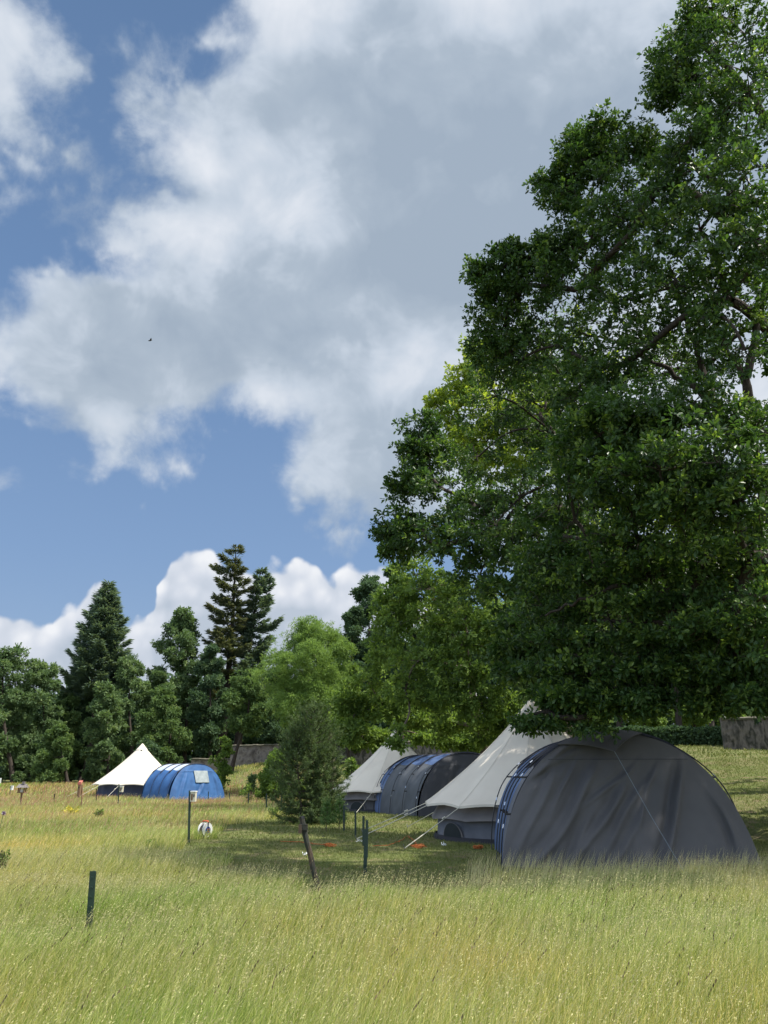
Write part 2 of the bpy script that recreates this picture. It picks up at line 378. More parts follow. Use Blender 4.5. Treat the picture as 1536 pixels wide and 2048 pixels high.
# ------------------------------------------------------------------ grass
def perp_frame(N_, g=None):
    a = np.random.default_rng(3).uniform(0, 2 * np.pi, N_); return np.cos(a), np.sin(a)
def blades(x, y, h, wdt, lean, ldir, g, z=None, segs=3, val=None, mb=None):
    """curved tapering strips; lean = sideways reach as a share of height"""
    n = len(x); z = gz(x, y) if z is None else z
    fa = g.uniform(0, np.pi, n); wx, wy = np.cos(fa) * wdt / 2, np.sin(fa) * wdt / 2
    dx, dy = np.cos(ldir) * lean * h, np.sin(ldir) * lean * h
    V = np.zeros((n, 2 * segs + 1, 3), np.float32)
    for i in range(segs + 1):
        t = i / segs; cx = x + dx * t ** 1.8; cy_ = y + dy * t ** 1.8; cz = z + h * (t - .18 * lean * t * t) - .02
        w = (1 - t ** 1.6)
        if i < segs:
            V[:, 2 * i] = np.stack([cx - wx * w, cy_ - wy * w, cz], -1); V[:, 2 * i + 1] = np.stack([cx + wx * w, cy_ + wy * w, cz], -1)
        else: V[:, 2 * i] = np.stack([cx, cy_, cz], -1)
    f = [(2 * i, 2 * i + 1, 2 * i + 3, 2 * i + 2) for i in range(segs - 1)] + [(2 * segs - 2, 2 * segs - 1, 2 * segs)]
    mb.np(V, f, val)
def wedge(n, d0, d1, g, extra=1.2, k=.53):
    d = np.sqrt(g.uniform(d0 ** 2, d1 ** 2, n)); x = g.uniform(-1, 1, n) * (k * d + extra); return x, d
WIND = R(-12)
def patch(x, y):
    """slow variation of sward colour: 0 green .. 1 reddish straw"""
    P = np.stack([x, y * .6], -1); return .5 + .35 * vnoise(P, .35, 11, 3)
def tall_h(x, y):
    P = np.stack([x, y], -1); return .25 * (1 + .28 * vnoise(P, .8, 5, 3) + .16 * vnoise(P, .25, 6, 2))
def build_grass():
    g = np.random.default_rng(21)
    green = MB(); seed = MB()
    def put(n, d0, d1, w, segs, extra=1.2, hk=1.0):
        x, y = wedge(n, d0, d1, g, extra); law = lawn_mask(x, y); p = patch(x, y)
        far = np.clip((y - 14) / 30, 0, 1)
        keep = ~law | (g.uniform(size=n) < .0)
        # inside the tents nothing grows
        keep &= ~((x > 2.1) & (x < 6.3) & (y > 13.2))
        x, y, p = x[keep], y[keep], p[keep]; n = len(x)
        h = tall_h(x, y) * g.uniform(.55, 1.15, n) * hk
        dry = g.uniform(size=n) < (.30 + .30 * np.clip(p, 0, 1))
        v = np.where(dry, g.uniform(.55, 1.0, n), g.uniform(0, .5, n)); v = np.clip(v + (p - .5) * .45, 0, 1)
        blades(x, y, h, w * g.uniform(.6, 1.3, n), g.uniform(.15, .75, n), WIND + g.normal(0, .9, n), g, segs=segs, val=v, mb=green)
    put(190000, 3.0, 7.0, .0055, 3); put(230000, 7.0, 12.5, .0075, 3); put(150000, 12.5, 22, .013, 2); put(130000, 22, 40, .024, 2); put(80000, 40, 70, .05, 2, 4)
    # flowering stems with loose panicles
    def stems(n, d0, d1, s, k=5, extra=1.2):
        x, y = wedge(n, d0, d1, g, extra); keep = ~lawn_mask(x, y) & ~((x > 2.1) & (x < 6.3) & (y > 13.2)); x, y = x[keep], y[keep]; n = len(x)
        z = gz(x, y); h = tall_h(x, y) * g.uniform(1.05, 1.6, n); ld = WIND + g.normal(0, .6, n); ln = g.uniform(.12, .5, n)
        v = g.uniform(.5, 1, n)
        blades(x, y, h, .0028 * s, ln, ld, g, segs=3, val=v, mb=seed)
        T = np.array([(0, 0, 0), (.5, .13, 0), (1, 0, 0), (.5, -.13, 0)], dtype=float)
        for i in range(k):
            t = 1 - i * .055 - g.uniform(0, .04, n); L_ = g.uniform(.010, .024, n) * (s ** .5)
            cx = x + np.cos(ld) * ln * h * t ** 1.8; cyy = y + np.sin(ld) * ln * h * t ** 1.8; cz = z + h * (t - .18 * ln * t * t)
            a = ld + g.normal(0, .6, n); up = g.uniform(.2, 1.35, n)
            ax = np.stack([np.cos(a) * np.cos(up), np.sin(a) * np.cos(up), np.sin(up)], -1)
            sd = np.cross(ax, g.normal(size=(n, 3))); sd /= np.linalg.norm(sd, axis=1)[:, None]
            V = np.stack([cx, cyy, cz], -1)[:, None] + L_[:, None, None] * (T[None, :, :1] * ax[:, None] + T[None, :, 1:2] * sd[:, None] * .9)
            seed.np(V, [(0, 1, 2, 3)], v)
    dk = MB(); n = 600; x, y = wedge(n, 3.4, 12, g); k = ~lawn_mask(x, y); x, y = x[k], y[k]; n = len(x); hh_ = .42 * g.uniform(.7, 1.3, n); ld = WIND + g.normal(0, .5, n); ln = g.uniform(.2, .7, n)
    blades(x, y, hh_, .003, ln, ld, g, segs=3, val=g.uniform(0, 1, n), mb=dk)
    for q in range(4):
        t_ = 1 - q * .05; c_ = np.stack([x + np.cos(ld) * ln * hh_ * t_ ** 1.8, y + np.sin(ld) * ln * hh_ * t_ ** 1.8, gz(x, y) + hh_ * (t_ - .18 * ln * t_ * t_)], -1); A_ = np.stack([np.cos(ld) * ln, np.sin(ld) * ln, np.ones(n)], -1); A_ /= np.linalg.norm(A_, axis=1)[:, None]
        S_ = np.cross(A_, g.normal(size=(n, 3))); S_ /= np.linalg.norm(S_, axis=1)[:, None]; L2 = .03
        dk.np(np.stack([c_, c_ + A_ * L2 * .5 + S_ * .004, c_ + A_ * L2, c_ + A_ * L2 * .5 - S_ * .004], 1), [(0, 1, 2, 3)], g.uniform(0, 1, n))
    tag(dk.build('brown_grass_stalks', mat('brown_grass_stalks', (.12, .09, .05), rough=.8, attr=[(.07, .055, .03), (.16, .13, .07), (.26, .17, .10)], transl=.2), attr=True), 'thin dark brown stalks among the foreground grass', 'grass', kind='stuff')
    stems(12000, 3.2, 8, .85); stems(24000, 8, 14, 1.1); stems(9000, 14, 26, 2.4, 4); stems(9000, 26, 50, 4.5, 3)
    red = MB(); n = 80000; x, y = wedge(n, 19, 64, g, 3); p = patch(x * .8 + 3, y * .8)
    k = (x < -3.5 - (64 - y) * .02) & (g.uniform(size=n) < np.clip((p - .15) * 2.2, 0, 1) * np.clip((-x - 3) / 3, 0, 1)) & ~lawn_mask(x, y); x, y = x[k], y[k]; n = len(x); s_ = y / 22
    blades(x, y, .30 * g.uniform(.6, 1.3, n), .012 * s_ * g.uniform(.6, 1.3, n), g.uniform(.1, .5, n), WIND + g.normal(0, .8, n), g, segs=2, val=g.uniform(0, 1, n), mb=red)
    tag(red.build('russet_grass', mat('russet_grass_heads', (.3, .18, .12), rough=.8, attr=[(.40, .17, .11), (.52, .27, .18), (.55, .36, .22)], transl=.3), attr=True), 'russet seeding grass in the far left meadow', 'grass', kind='stuff')
    # tuft round the short left stake
    n = 420; bx_, by_ = ground_hit(182, 1858); a_ = g.uniform(0, 6.28, n); rr_ = g.uniform(0, .22, n); x = bx_ + np.cos(a_) * rr_; y = by_ + np.sin(a_) * rr_
    blades(x, y, .36 * g.uniform(.5, 1.2, n), .007, g.uniform(.2, .8, n), a_, g, segs=3, val=g.uniform(0, .35, n), mb=green)
    # thick fringe along the near tent
    n = 9000; x = g.uniform(1.5, 9.5, n); y = g.uniform(11.6, 12.75, n)
    h = .24 * g.uniform(.5, 1.2, n); blades(x, y, h, .009 * g.uniform(.6, 1.3, n), g.uniform(.15, .7, n), WIND + g.normal(0, .8, n), g, segs=3, val=g.uniform(.1, .9, n), mb=green)
    n = 3200; x = g.uniform(1.2, 9.5, n); y = g.uniform(11.4, 12.7, n); h = .42 * g.uniform(.7, 1.25, n)
    blades(x, y, h, .006, g.uniform(.1, .5, n), WIND + g.normal(0, .6, n), g, segs=3, val=g.uniform(.55, 1, n), mb=seed)
    gm = mat('meadow_grass_blades', (.2, .2, .08), rough=.6, attr=[(.155, .225, .045), (.28, .35, .08), (.44, .465, .14), (.60, .575, .22), (.70, .61, .31)], transl=.38, tcol=(1.15, 1.15, .8), spec=.25, ramp=[(.80, 1.0, .80), (1, 1, 1), (1.2, 1.0, .92)], scale=.22, coords='Object')
    sm = mat('grass_seed_heads', (.4, .36, .2), rough=.7, attr=[(.36, .41, .15), (.48, .50, .20), (.60, .57, .27), (.52, .43, .24)], transl=.3, spec=.2)
    tag(green.build('meadow_grass', gm, attr=True), 'tall yellow green meadow grass filling the foreground', 'grass', kind='stuff')
    tag(seed.build('grass_seed_heads', sm, attr=True), 'pale straw coloured seed heads over the meadow grass', 'seed heads', kind='stuff')
    # short lawn
    lawn = MB()
    def short(n, d0, d1, w, hh, extra=1.5):
        x, y = wedge(n, d0, d1, g, extra); k = lawn_mask(x, y); x, y = x[k], y[k]; n = len(x); p = np.clip(patch(x * 2.2, y * 2.2), 0, 1)
        k = g.uniform(size=n) > np.clip((p - .62) * 4, 0, .75); x, y, p = x[k], y[k], p[k]; n = len(x)
        blades(x, y, hh * g.uniform(.4, 1.3, n) * (1 + .35 * vnoise(np.stack([x, y], -1), 1.2, 9, 2)), w * g.uniform(.6, 1.4, n), g.uniform(.2, 1.0, n), g.uniform(0, 6.28, n), g, segs=2, val=np.clip(g.uniform(0, .75, n) + (p - .5) * .4, 0, 1), mb=lawn)
    short(130000, 11, 20, .011, .07); short(120000, 20, 36, .022, .09); short(110000, 36, 72, .045, .14, 4)
    lm = mat('lawn_blades', (.12, .15, .05), rough=.65, attr=[(.10, .13, .036), (.165, .195, .058), (.22, .235, .08), (.32, .28, .155)], transl=.3, tcol=(1.15, 1.15, .8), spec=.2)
    tag(lawn.build('lawn_grass', lm, attr=True), 'short mown lawn grass around the tents', 'grass', kind='stuff')
if 1: build_grass()

# ------------------------------------------------------------------ tents
CREAM = mat('cream_canvas', (.76, .69, .585), rough=.85, ramp=[(.71, .64, .54), (.80, .73, .62)], scale=1.2, bump=.2, bscale=3, transl=.16, spec=.15)
CREAM2 = mat('cream_canvas_hem', (.62, .57, .48), rough=.85, spec=.15)
GREYC = mat('warm_grey_canvas', (.17, .155, .15), rough=.9, ramp=[(.14, .13, .125), (.20, .185, .18)], scale=2, spec=.15)
GREYW = mat('grey_wall_canvas', (.14, .145, .165), rough=.9, ramp=[(.115, .12, .135), (.165, .17, .19)], scale=2, spec=.15, bump=.2, bscale=5)
CHAR = mat('charcoal_polyester', (.085, .082, .085), rough=.7, ramp=[(.075, .073, .076), (.098, .095, .098)], scale=1.5, spec=.3, bump=.12, bscale=7)
CHARD = mat('dark_charcoal_polyester', (.04, .042, .05), rough=.6, spec=.3)
BLUEG = mat('slate_blue_polyester', (.07, .11, .22), rough=.5, ramp=[(.055, .09, .19), (.09, .14, .26)], scale=3, spec=.4)
BLUE = mat('bright_blue_polyester', (.032, .105, .28), rough=.6, ramp=[(.024, .082, .22), (.04, .13, .33)], scale=2, spec=.4, transl=.12)
SILV = mat('silver_grey_blue_polyester', (.36, .42, .52), rough=.45, ramp=[(.32, .38, .48), (.42, .48, .58)], scale=2, spec=.5)
NAVY = mat('navy_edging', (.012, .014, .025), rough=.6)
BLACKP = mat('black_pole', (.012, .012, .014), rough=.35, spec=.5)
STEEL = mat('bright_ferrule', (.65, .66, .68), rough=.25, metal=.9)
ROPE = mat('pale_rope', (.52, .50, .42), rough=.9)
ROPEG = mat('thin_grey_cord', (.16, .19, .22), rough=.9)
PEGM = mat('peg_metal', (.25, .25, .26), rough=.45, metal=.7)
MESHW = mat('dark_window_mesh', (.012, .018, .02), rough=.6)
MUD = mat('black_mud_flap', (.025, .025, .03), rough=.8)
PLASTW = mat('pale_window_sheet', (.30, .34, .36), rough=.4, ramp=[(.22, .26, .28), (.36, .40, .42)], scale=4)

def bell_tent(cx, cy, s, label, phase, wall_mat, doorside=None, guys=(), gz0=None, window=None, valance=True):
    z0 = float(gz(cx, cy)) if gz0 is None else gz0
    t = empty('bell_tent', (cx, cy, z0), 0, label, 'bell tent', 'cream bell tents')
    NG = 12; NA = NG * 8; NV = 26
    RE, ZE, ZA = 2.9 * s, .80 * s, 3.36 * s
    th = np.linspace(0, 2 * np.pi, NA, endpoint=False) + phase
    k = (np.arange(NA) % 8) / 8.0; sag = np.sin(np.pi * k) ** 1          # 0 at a guy line, 1 midway
    Gd = []
    for j in range(NV + 1):
        u = j / NV                                                    # 0 apex .. 1 eave
        r = .02 + (RE - .02) * u; z = ZA - (ZA - ZE) * (u ** .93) - .10 * s * math.sin(math.pi * u)
        rr = r * (1 - (.045 * sag) * u); zz = z + .055 * s * sag * u ** 3 - .05 * s * sag * math.sin(math.pi * u) ** 1
        P = np.stack([rr * np.cos(th), rr * np.sin(th), np.broadcast_to(zz, th.shape)], -1)
        wr = vnoise(np.stack([th * 3.0, np.full(NA, u * 1.2)], -1), 2.2, 4 + abs(int(cx * 3)), 3) * .012 * s + .010 * s * np.sin(th * 41) * u ** 6
        P[:, :2] *= (1 + wr[:, None] * u); Gd.append(P)
    m = MB().grid(np.array(Gd), close=True)
    m.cur = 1                                                          # seams: narrow raised strips down each panel edge
    for i in range(NG):
        ia = i * 8; L1 = np.array([g_[ia] for g_ in Gd]); d = np.array((-math.sin(th[ia]), math.cos(th[ia]), 0)) * .009; up = np.array((math.cos(th[ia]) * .5, math.sin(th[ia]) * .5, .8)) * .006
        m.grid(np.stack([L1 - d + up, L1 + d + up], 1))
    hem = Gd[-1]; m.grid(np.stack([hem * 1.002 + (0, 0, .002), hem * 1.003 + (0, 0, -.05 * s)], 0), close=True)
    m.build('canopy', [CREAM, CREAM2], t, smooth=True)
    cap = MB(); prof = []
    for r, z in ((.01, ZA + .035 * s), (.09 * s, ZA - .05 * s), (.33 * s, ZA - .33 * s), (.385 * s, ZA - .38 * s)):
        prof.append(np.stack([r * (1 - .05 * sag * (r > .4)) * np.cos(th), r * (1 - .05 * sag * (r > .4)) * np.sin(th), np.full(NA, z)], -1))
    cap.grid(np.array(prof), close=True).build('rain_cap', CREAM, t, smooth=True)
    for a in (phase + 2 * math.pi * q / 4 + .35 for q in range(4)):
        c = np.array((math.cos(a), math.sin(a))); v = MB()
        v.lathe([(.001, .02), (.045 * s, .018), (.06 * s, 0), (.045 * s, -.018), (.001, -.02)], (*(c * .40 * s), ZA - .43 * s), 10)
        v.build('vent', MUD if not valance else CREAM2, t)
    top = []; bot = []
    RV, ZV = 2.74 * s, .47 * s
    v = MB(); rows = []
    for j in range(5):
        u = j / 4; r = (2.50 + (.24 * u)) * s; z = (ZE + .06 * s) + (ZV - ZE - .06 * s) * u
        rows.append(np.stack([(r * (1 - .03 * sag)) * np.cos(th), (r * (1 - .03 * sag)) * np.sin(th), np.full(NA, z) + .03 * s * sag * u], -1))
    if valance:
        v.grid(np.array(rows), close=True).build('valance', GREYC, t, smooth=True)
    w = MB(); rows = []
    for j in range(9):
        u = j / 8; r = (2.52 + .06 * u) * s; z = (ZV + .12 * s if valance else ZE + .02) * (1 - u)
        f = 1 - .02 * sag + .012 * vnoise(np.stack([th * 4, np.full(NA, u)], -1), 3, 8, 2)
        rows.append(np.stack([r * f * np.cos(th), r * f * np.sin(th), np.full(NA, z)], -1))
    w.grid(np.array(rows), close=True).build('wall', wall_mat, t, smooth=True)
    fl = MB(); a0 = rows[-1]; fl.grid(np.stack([a0 * (1.012, 1.012, 1) + (0, 0, .12 * s), a0 * (1.05, 1.05, 1) + (0, 0, -.03)], 0), close=True); fl.build('mud_flap', MUD, t, smooth=True)
    for (wa, wr_) in (window or ()):
        for nm, mt, rad, off, par in (('window', GREYC, 1.16, .035, None), ('pane', MESHW, 1.0, .043, 'w')):
            mbw = MB(); rr = .27 * s * rad; A = np.linspace(0, math.pi, 15); hub = []
            for q in A:
                hub.append((math.cos(q) * rr * 1.35, .11 * s - (.04 * s if rad > 1 else 0) + math.sin(q) * rr * 1.12))
            pts = []
            for (lx, lz) in hub:
                an = wa + lx / (2.53 * s); pts.append(((2.545 * s + off) * math.cos(an), (2.545 * s + off) * math.sin(an), lz))
            cpt = np.array(((2.545 * s + off) * math.cos(wa), (2.545 * s + off) * math.sin(wa), hub[0][1]))
            P = np.array([cpt] + pts); mbw.np(P, [(0, i, i + 1) for i in range(1, len(pts))])
            o = mbw.build(nm, mt, t if par is None else last); last = o
    for gi in guys:
        a = th[gi * 8]; e = Gd[-1][gi * 8]; ln = 1.75 * s
        px_, py_ = e[0] + math.cos(a) * ln, e[1] + math.sin(a) * ln
        pz = float(gz(cx + px_, cy + py_)) - z0 + .03
        P1 = np.array((px_, py_, pz)); b = MB().tube([e + (0, 0, -.02), (e * .5 + P1 * .5) + (0, 0, -.02), P1], .010 * max(1, s), 5)
        sl_ = e * .72 + P1 * .28; b.tube([sl_ + (0, 0, .012), sl_ * .93 + P1 * .07 + (0, 0, .012)], .016, 5)
        go = b.build('guy_rope', ROPE, t)
        MB().tube([P1 + np.array((math.cos(a), math.sin(a), 0)) * .03 + (0, 0, .08), P1 - np.array((math.cos(a), math.sin(a), 0)) * .05 + (0, 0, -.12)], .008, 5).build('peg', PEGM, go)
    return t

def tunnel_tent(loc, rz, W, Hh, arches, label, roof_m, side_m, end_m, rear_m, fold, fwd=.75, ex=2.15, roof_cut=.55, silver=True, visor=True, window=None, blue_end=False, clipmat=None, nx=150, nz=80):
    x0, y0 = loc; z0 = float(gz(x0, y0)); a = W / 2
    t = empty('tunnel_tent', (x0, y0, z0), rz, label, 'tunnel tent', 'tunnel tents')
    def prof(n, aa=a, hh=Hh):
        q = np.linspace(0, np.pi, n); c, s = np.cos(q), np.sin(q)
        return np.stack([-np.sign(c) * np.abs(c) ** (2 / ex) * aa, np.abs(s) ** (2 / ex) * hh], -1)
    def halfw(z): return a * np.clip(1 - np.clip(z / Hh, 0, 1) ** ex, 0, 1) ** (1 / ex)
    NP = 97; pr = prof(NP)
    tt = np.linspace(0, 1, NP); sc = np.array([1.0] * len(arches))
    rows = []; yy = []
    for i in range(len(arches) - 1):
        for j in range(10):
            u = j / 10; yv = arches[i] * (1 - u) + arches[i + 1] * u; sg = 1 - (.035 * math.sin(math.pi * u))
            rows.append((yv, sg))
    rows.append((arches[-1], 1.0))
    L_ = np.array([[(x * s_, y, max(z, 0) * s_) for x, z in pr] for y, s_ in rows])
    wn = vnoise(L_ * (1, 1, 1), 2.3, int(abs(x0) * 7) + 1, 3)
    fade = np.array([min(1, 4 * abs(((y - arches[0]) / (arches[1] - arches[0])) % 1 - round(((y - arches[0]) / (arches[1] - arches[0])) % 1))) for y, _ in rows])
    diag = np.sin((L_[..., 2] * 6 + L_[..., 1] * 9 * 1.0) + 2 * wn)
    L_[..., 0] += np.sign(L_[..., 0]) * (wn * .03 + diag * .016) * fade[:, None]
    L_[..., 2] += (wn * .014) * fade[:, None]
    c0, c1 = int(NP * roof_cut * .5), NP - 1 - int(NP * roof_cut * .5)
    sm_ = side_m if isinstance(side_m, list) else [side_m]
    for sl_ in (slice(0, c0 + 1), slice(c1, NP)):
        b = MB()
        for q in range(len(arches) - 1):
            b.cur = min(q, len(sm_) - 1); b.grid(L_[q * 10:q * 10 + 11, sl_])
        b.build('side_panel', sm_, t, smooth=True)
    side_m = sm_[-1]
    MB().grid(L_[:, c0:c1 + 1] * (1, 1, 1) + (0, 0, .003)).build('roof', roof_m, t, smooth=True)
    # rear closing panel, with a bulge
    def endgrid(y, f, sgn, folds=None):
        zz = np.linspace(0, 1, nz); ss = np.linspace(-1, 1, nx); Gd = np.zeros((nz, nx, 3))
        Zf = 1 - (1 - zz) ** 1.25
        for i, zr in enumerate(Zf):
            z = zr * Hh * .995; hw = float(halfw(z)) * (1 + .05 * (1 - zr) ** 3 * (f > .3))
            x = ss * hw; yo = sgn * f * (1 - zr) ** .85 * (1 - .42 * ss ** 4)
            Gd[i, :, 0] = x; Gd[i, :, 1] = y - yo; Gd[i, :, 2] = z
        if folds is not None:
            X, Z = Gd[..., 0], Gd[..., 2]; D = np.zeros_like(X)
            for (x1, z1, x2, z2, wd, am) in folds:
                dx, dz = x2 - x1, z2 - z1; LL = math.hypot(dx, dz); ux, uz = dx / LL, dz / LL
                al = (X - x1) * ux + (Z - z1) * uz; pe = (X - x1) * uz - (Z - z1) * ux
                pe = pe + .045 * np.sin(al * 3.1 + x1 * 5)
                e = 1 / (1 + np.exp(-(al) / .10)) / (1 + np.exp((al - LL) / .10))
                D += am * e * (np.exp(-(pe / wd) ** 2) - .6 * np.exp(-((pe - wd * 1.7) / (wd * 1.3)) ** 2))
            hf = .5 + .5 * np.tanh((Hh * .80 - Z) * 14)
            sw = X * 2.1 + Z * .9
            D *= .95
            D += hf * .007 * np.sin(X * 19 + 2.5 * vnoise(np.stack([X, Z], -1), 1.5, 77, 2) + Z * 3.5) * np.clip(.5 + vnoise(np.stack([X, Z], -1), 1.2, 78, 2), 0, 1)
            D += hf * (.012 * np.sin(sw * 5.3 + np.sin(Z * 2.0) * 1.3) * (.5 + .5 * np.sin(X * 2.3 + 1)) + .010 * vnoise(np.stack([X, Z * .5], -1), 3.0, 31, 3))
            D += .004 * vnoise(np.stack([X, Z], -1), 9, 5, 2)
            D += .014 * np.exp(-((Z - Hh * .79) / .012) ** 2)
            edge = np.clip((1 - np.abs(ss)) * 10, 0, 1)[None, :]
            Gd[..., 1] -= D * edge
        return Gd
    fr = endgrid(arches[0], fwd, 1, fold)
    MB().grid(fr).build('front_panel', end_m, t, smooth=True)
    zi = int(np.argmin(np.abs(fr[:, nx // 2, 2] - Hh * .79))); up_ = np.array((0, -.005, 0))
    MB().grid(np.stack([fr[zi, 6:-6] + up_, fr[zi, 6:-6] + up_ + (0, -.001, .009)], 0)).build('seam', CHARD, t)
    MB().grid(endgrid(arches[-1], -.05 if rear_m is None else .3, -1)).build('rear_panel', rear_m or side_m, t, smooth=True)
    # mud flap round the front
    b = fr[0]; MB().grid(np.stack([b + (0, -.015, .10), b + (0, -.07, -.03)], 0)).build('mud_flap', MUD, t, smooth=True)
    # poles: inside a sleeve over the roof, outside the cloth lower down
    for i, y in enumerate(arches):
        q = np.linspace(0, math.pi, 60); c, s = np.cos(q), np.sin(q)
        off = .05 + .085 * np.clip((np.abs(c) - .55) / .3, 0, 1) * np.clip((1.04 - np.abs(c)) / .25, 0, 1)
        px = -np.sign(c) * np.abs(c) ** (2 / ex) * a; pz = np.abs(s) ** (2 / ex) * Hh
        P = np.stack([px - off * c * 1.0, np.full(60, y), pz + off * s * .35], -1)
        pole = MB().tube(P, .012, 6).build('pole', BLACKP, t, smooth=True)
        k0, k1 = int(60 * roof_cut * .42), 60 - int(60 * roof_cut * .42)
        S = np.stack([px * .998, np.full(60, y), pz + .012], -1)[k0:k1]
        hoopw = .045
        MB().grid(np.stack([S + (0, -hoopw, -.006), S + (0, -hoopw * .4, .03), S + (0, hoopw * .4, .03), S + (0, hoopw, -.006)], 1)).build('pole_sleeve', NAVY, t, smooth=True)
        if silver:
            for sgn in (1, -1):
                for kq in ((5, 13) if i % 2 == 0 else (8, 16)):
                    ii = kq if sgn == 1 else 59 - kq
                    p0, p1 = P[ii], P[ii + (1 if sgn == 1 else -1)]
                    MB().tube([p0 * .1 + p1 * .9 if False else p0, p0 * .45 + p1 * .55], .0130, 6).build('ferrule', STEEL, pole)
                for kq in (7, 13):
                    ii = kq if sgn == 1 else 59 - kq; p0 = P[ii]; q0 = np.array((px[ii], y, pz[ii]))
                    MB().box((p0 + q0) / 2, (abs(p0[0] - q0[0]) + .03, .022, .03)).build('clip', BLACKP, pole)
    if visor:
        vx = np.array([-.92, -.50, 0, .42]) if visor == 1 else np.array([-.8, -.4, 0, .4])
        def topz(x): return Hh * (1 - (abs(x) / a) ** ex) ** (1 / ex)
        top = np.array([(x, arches[0] - .03, topz(x) + .045) for x in np.linspace(-.95, .48, 15)])
        tip = np.array((-.12, arches[0] - .60, Hh * .85))
        rows = []
        for k in range(9):
            u = k / 8; rows.append(top * (1 - u) + tip * u + np.array((0, 0, .05 * math.sin(math.pi * u))))
        G1 = np.array(rows); v = MB(); v.grid(G1); v.grid(G1 + (0, .006, -.012))
        v.grid(np.stack([G1[:, 0], G1[:, 0] + (0, .006, -.012)], 1)); v.grid(np.stack([G1[:, -1], G1[:, -1] + (0, .006, -.012)], 1))
        v.build('visor', end_m, t, smooth=True)
        if visor == 1:
            e = np.array((.62, arches[0] - 1.35, .02)); MB().tube([tip, tip * .5 + e * .5 + (0, 0, -.03), e], .0045, 5).build('guy_line', ROPEG, t)
    if window:
        xa, xb, za, zb = window; mbw = MB()
        def onf(x, z):
            zr = z / Hh; hw = float(halfw(z)); ssv = x / hw; return (x, arches[0] - fwd * (1 - zr) ** .85 * (1 - .42 * ssv ** 4) - .05, z)
        G1 = np.array([[onf(x + (zb - z) * .12, z) for x in np.linspace(xa, xb, 8)] for z in np.linspace(za, zb, 8)])
        mbw.grid(G1); mbw.build('window', PLASTW, t)
    return t

def place(px, py, z=0.0):
    return ground_hit(px, py, z)
# near pair
bell_tent(3.86, 20.7, 1.0, 'large cream bell tent with grey valance behind the near charcoal tunnel tent', R(193), GREYW, guys=(0, 1, 2, 3, 11, 10), window=((R(208), 1),))
FOLDS = [(-.35, 1.55, -1.45, .15, .07, .10), (.05, 1.35, -.95, .05, .06, .07), (.95, 1.35, .35, .05, .055, .12), (1.05, 1.6, .75, .9, .05, .06), (-1.1, 1.5, -1.75, .2, .06, .06), (.55, 1.5, -.35, .45, .05, .045), (-.6, .75, -.95, .1, .05, .06), (1.35, 1.2, 1.75, .2, .06, .05), (.25, 1.65, -.55, 1.0, .035, .045), (-.75, 1.6, -1.05, 1.0, .03, .04), (.62, 1.62, .2, .75, .03, .035), (1.5, .8, 1.62, .1, .04, .05), (-1.55, 1.45, -.75, 1.75, .05, .05), (-1.25, 1.55, -.65, 1.95, .04, .04), (.2, .9, -.3, .1, .05, .04)]
tunnel_tent((3.88, 13.55), R(-5), 3.82, 2.14, [0, .75, 1.5, 3.6], 'big charcoal tunnel tent nearest the camera at right with creased end panel', BLUEG, [GREYW, BLUEG, BLUEG], CHAR, None, FOLDS, fwd=.75, roof_cut=.62)
# middle pair
bell_tent(.50, 36.2, 1.0, 'middle cream bell tent dappled with leaf shade beside the young pine', R(190), CHAR, guys=(0, 1, 2, 3, 11), window=((R(231), 1),))
F2 = [(-.2, 1.6, -1.2, .3, .09, .08), (.9, 1.2, .2, .1, .08, .08)]
CHARM = mat('mid_grey_polyester', (.088, .096, .108), rough=.7, ramp=[(.078, .085, .096), (.104, .112, .124)], scale=2, spec=.2, bump=.2, bscale=5)
tunnel_tent((3.05, 29.9), R(19), 4.0, 2.22, [0, 1.35, 2.7, 4.05, 4.7], 'dark grey and blue tunnel tent in front of the middle bell tent', BLUEG, [CHARM, CHARM, CHARM, BLUEG], CHARD, BLUEG, F2, fwd=.6, roof_cut=.62, visor=0, nx=60, nz=40)
# far pair
bell_tent((281 - 768) / F * 51.3, 54.0, 1.0, 'far cream bell tent with dark blue wall at left of the meadow', R(173), NAVYW if 'NAVYW' in globals() else mat('navy_wall_canvas', (.035, .045, .085), rough=.8, ramp=[(.028, .036, .07), (.05, .06, .10)], scale=2), guys=(0, 1, 2, 3, 11, 10), valance=False)
F3 = [(-.9, 1.5, -1.3, .2, .08, .07), (.3, 1.0, -.2, .1, .08, .07), (1.2, 1.4, 1.5, .1, .07, .05)]
tunnel_tent((-11.3, 49.0), R(50), 3.9, 2.12, [0, .85, 1.7, 2.55], 'bright blue tunnel tent with silvery roof beside the far bell tent', SILV, BLUE, BLUE, BLUE, F3, fwd=.55, roof_cut=.62, visor=0, window=(-.35, .65, 1.05, 1.72), silver=False, nx=60, nz=40)

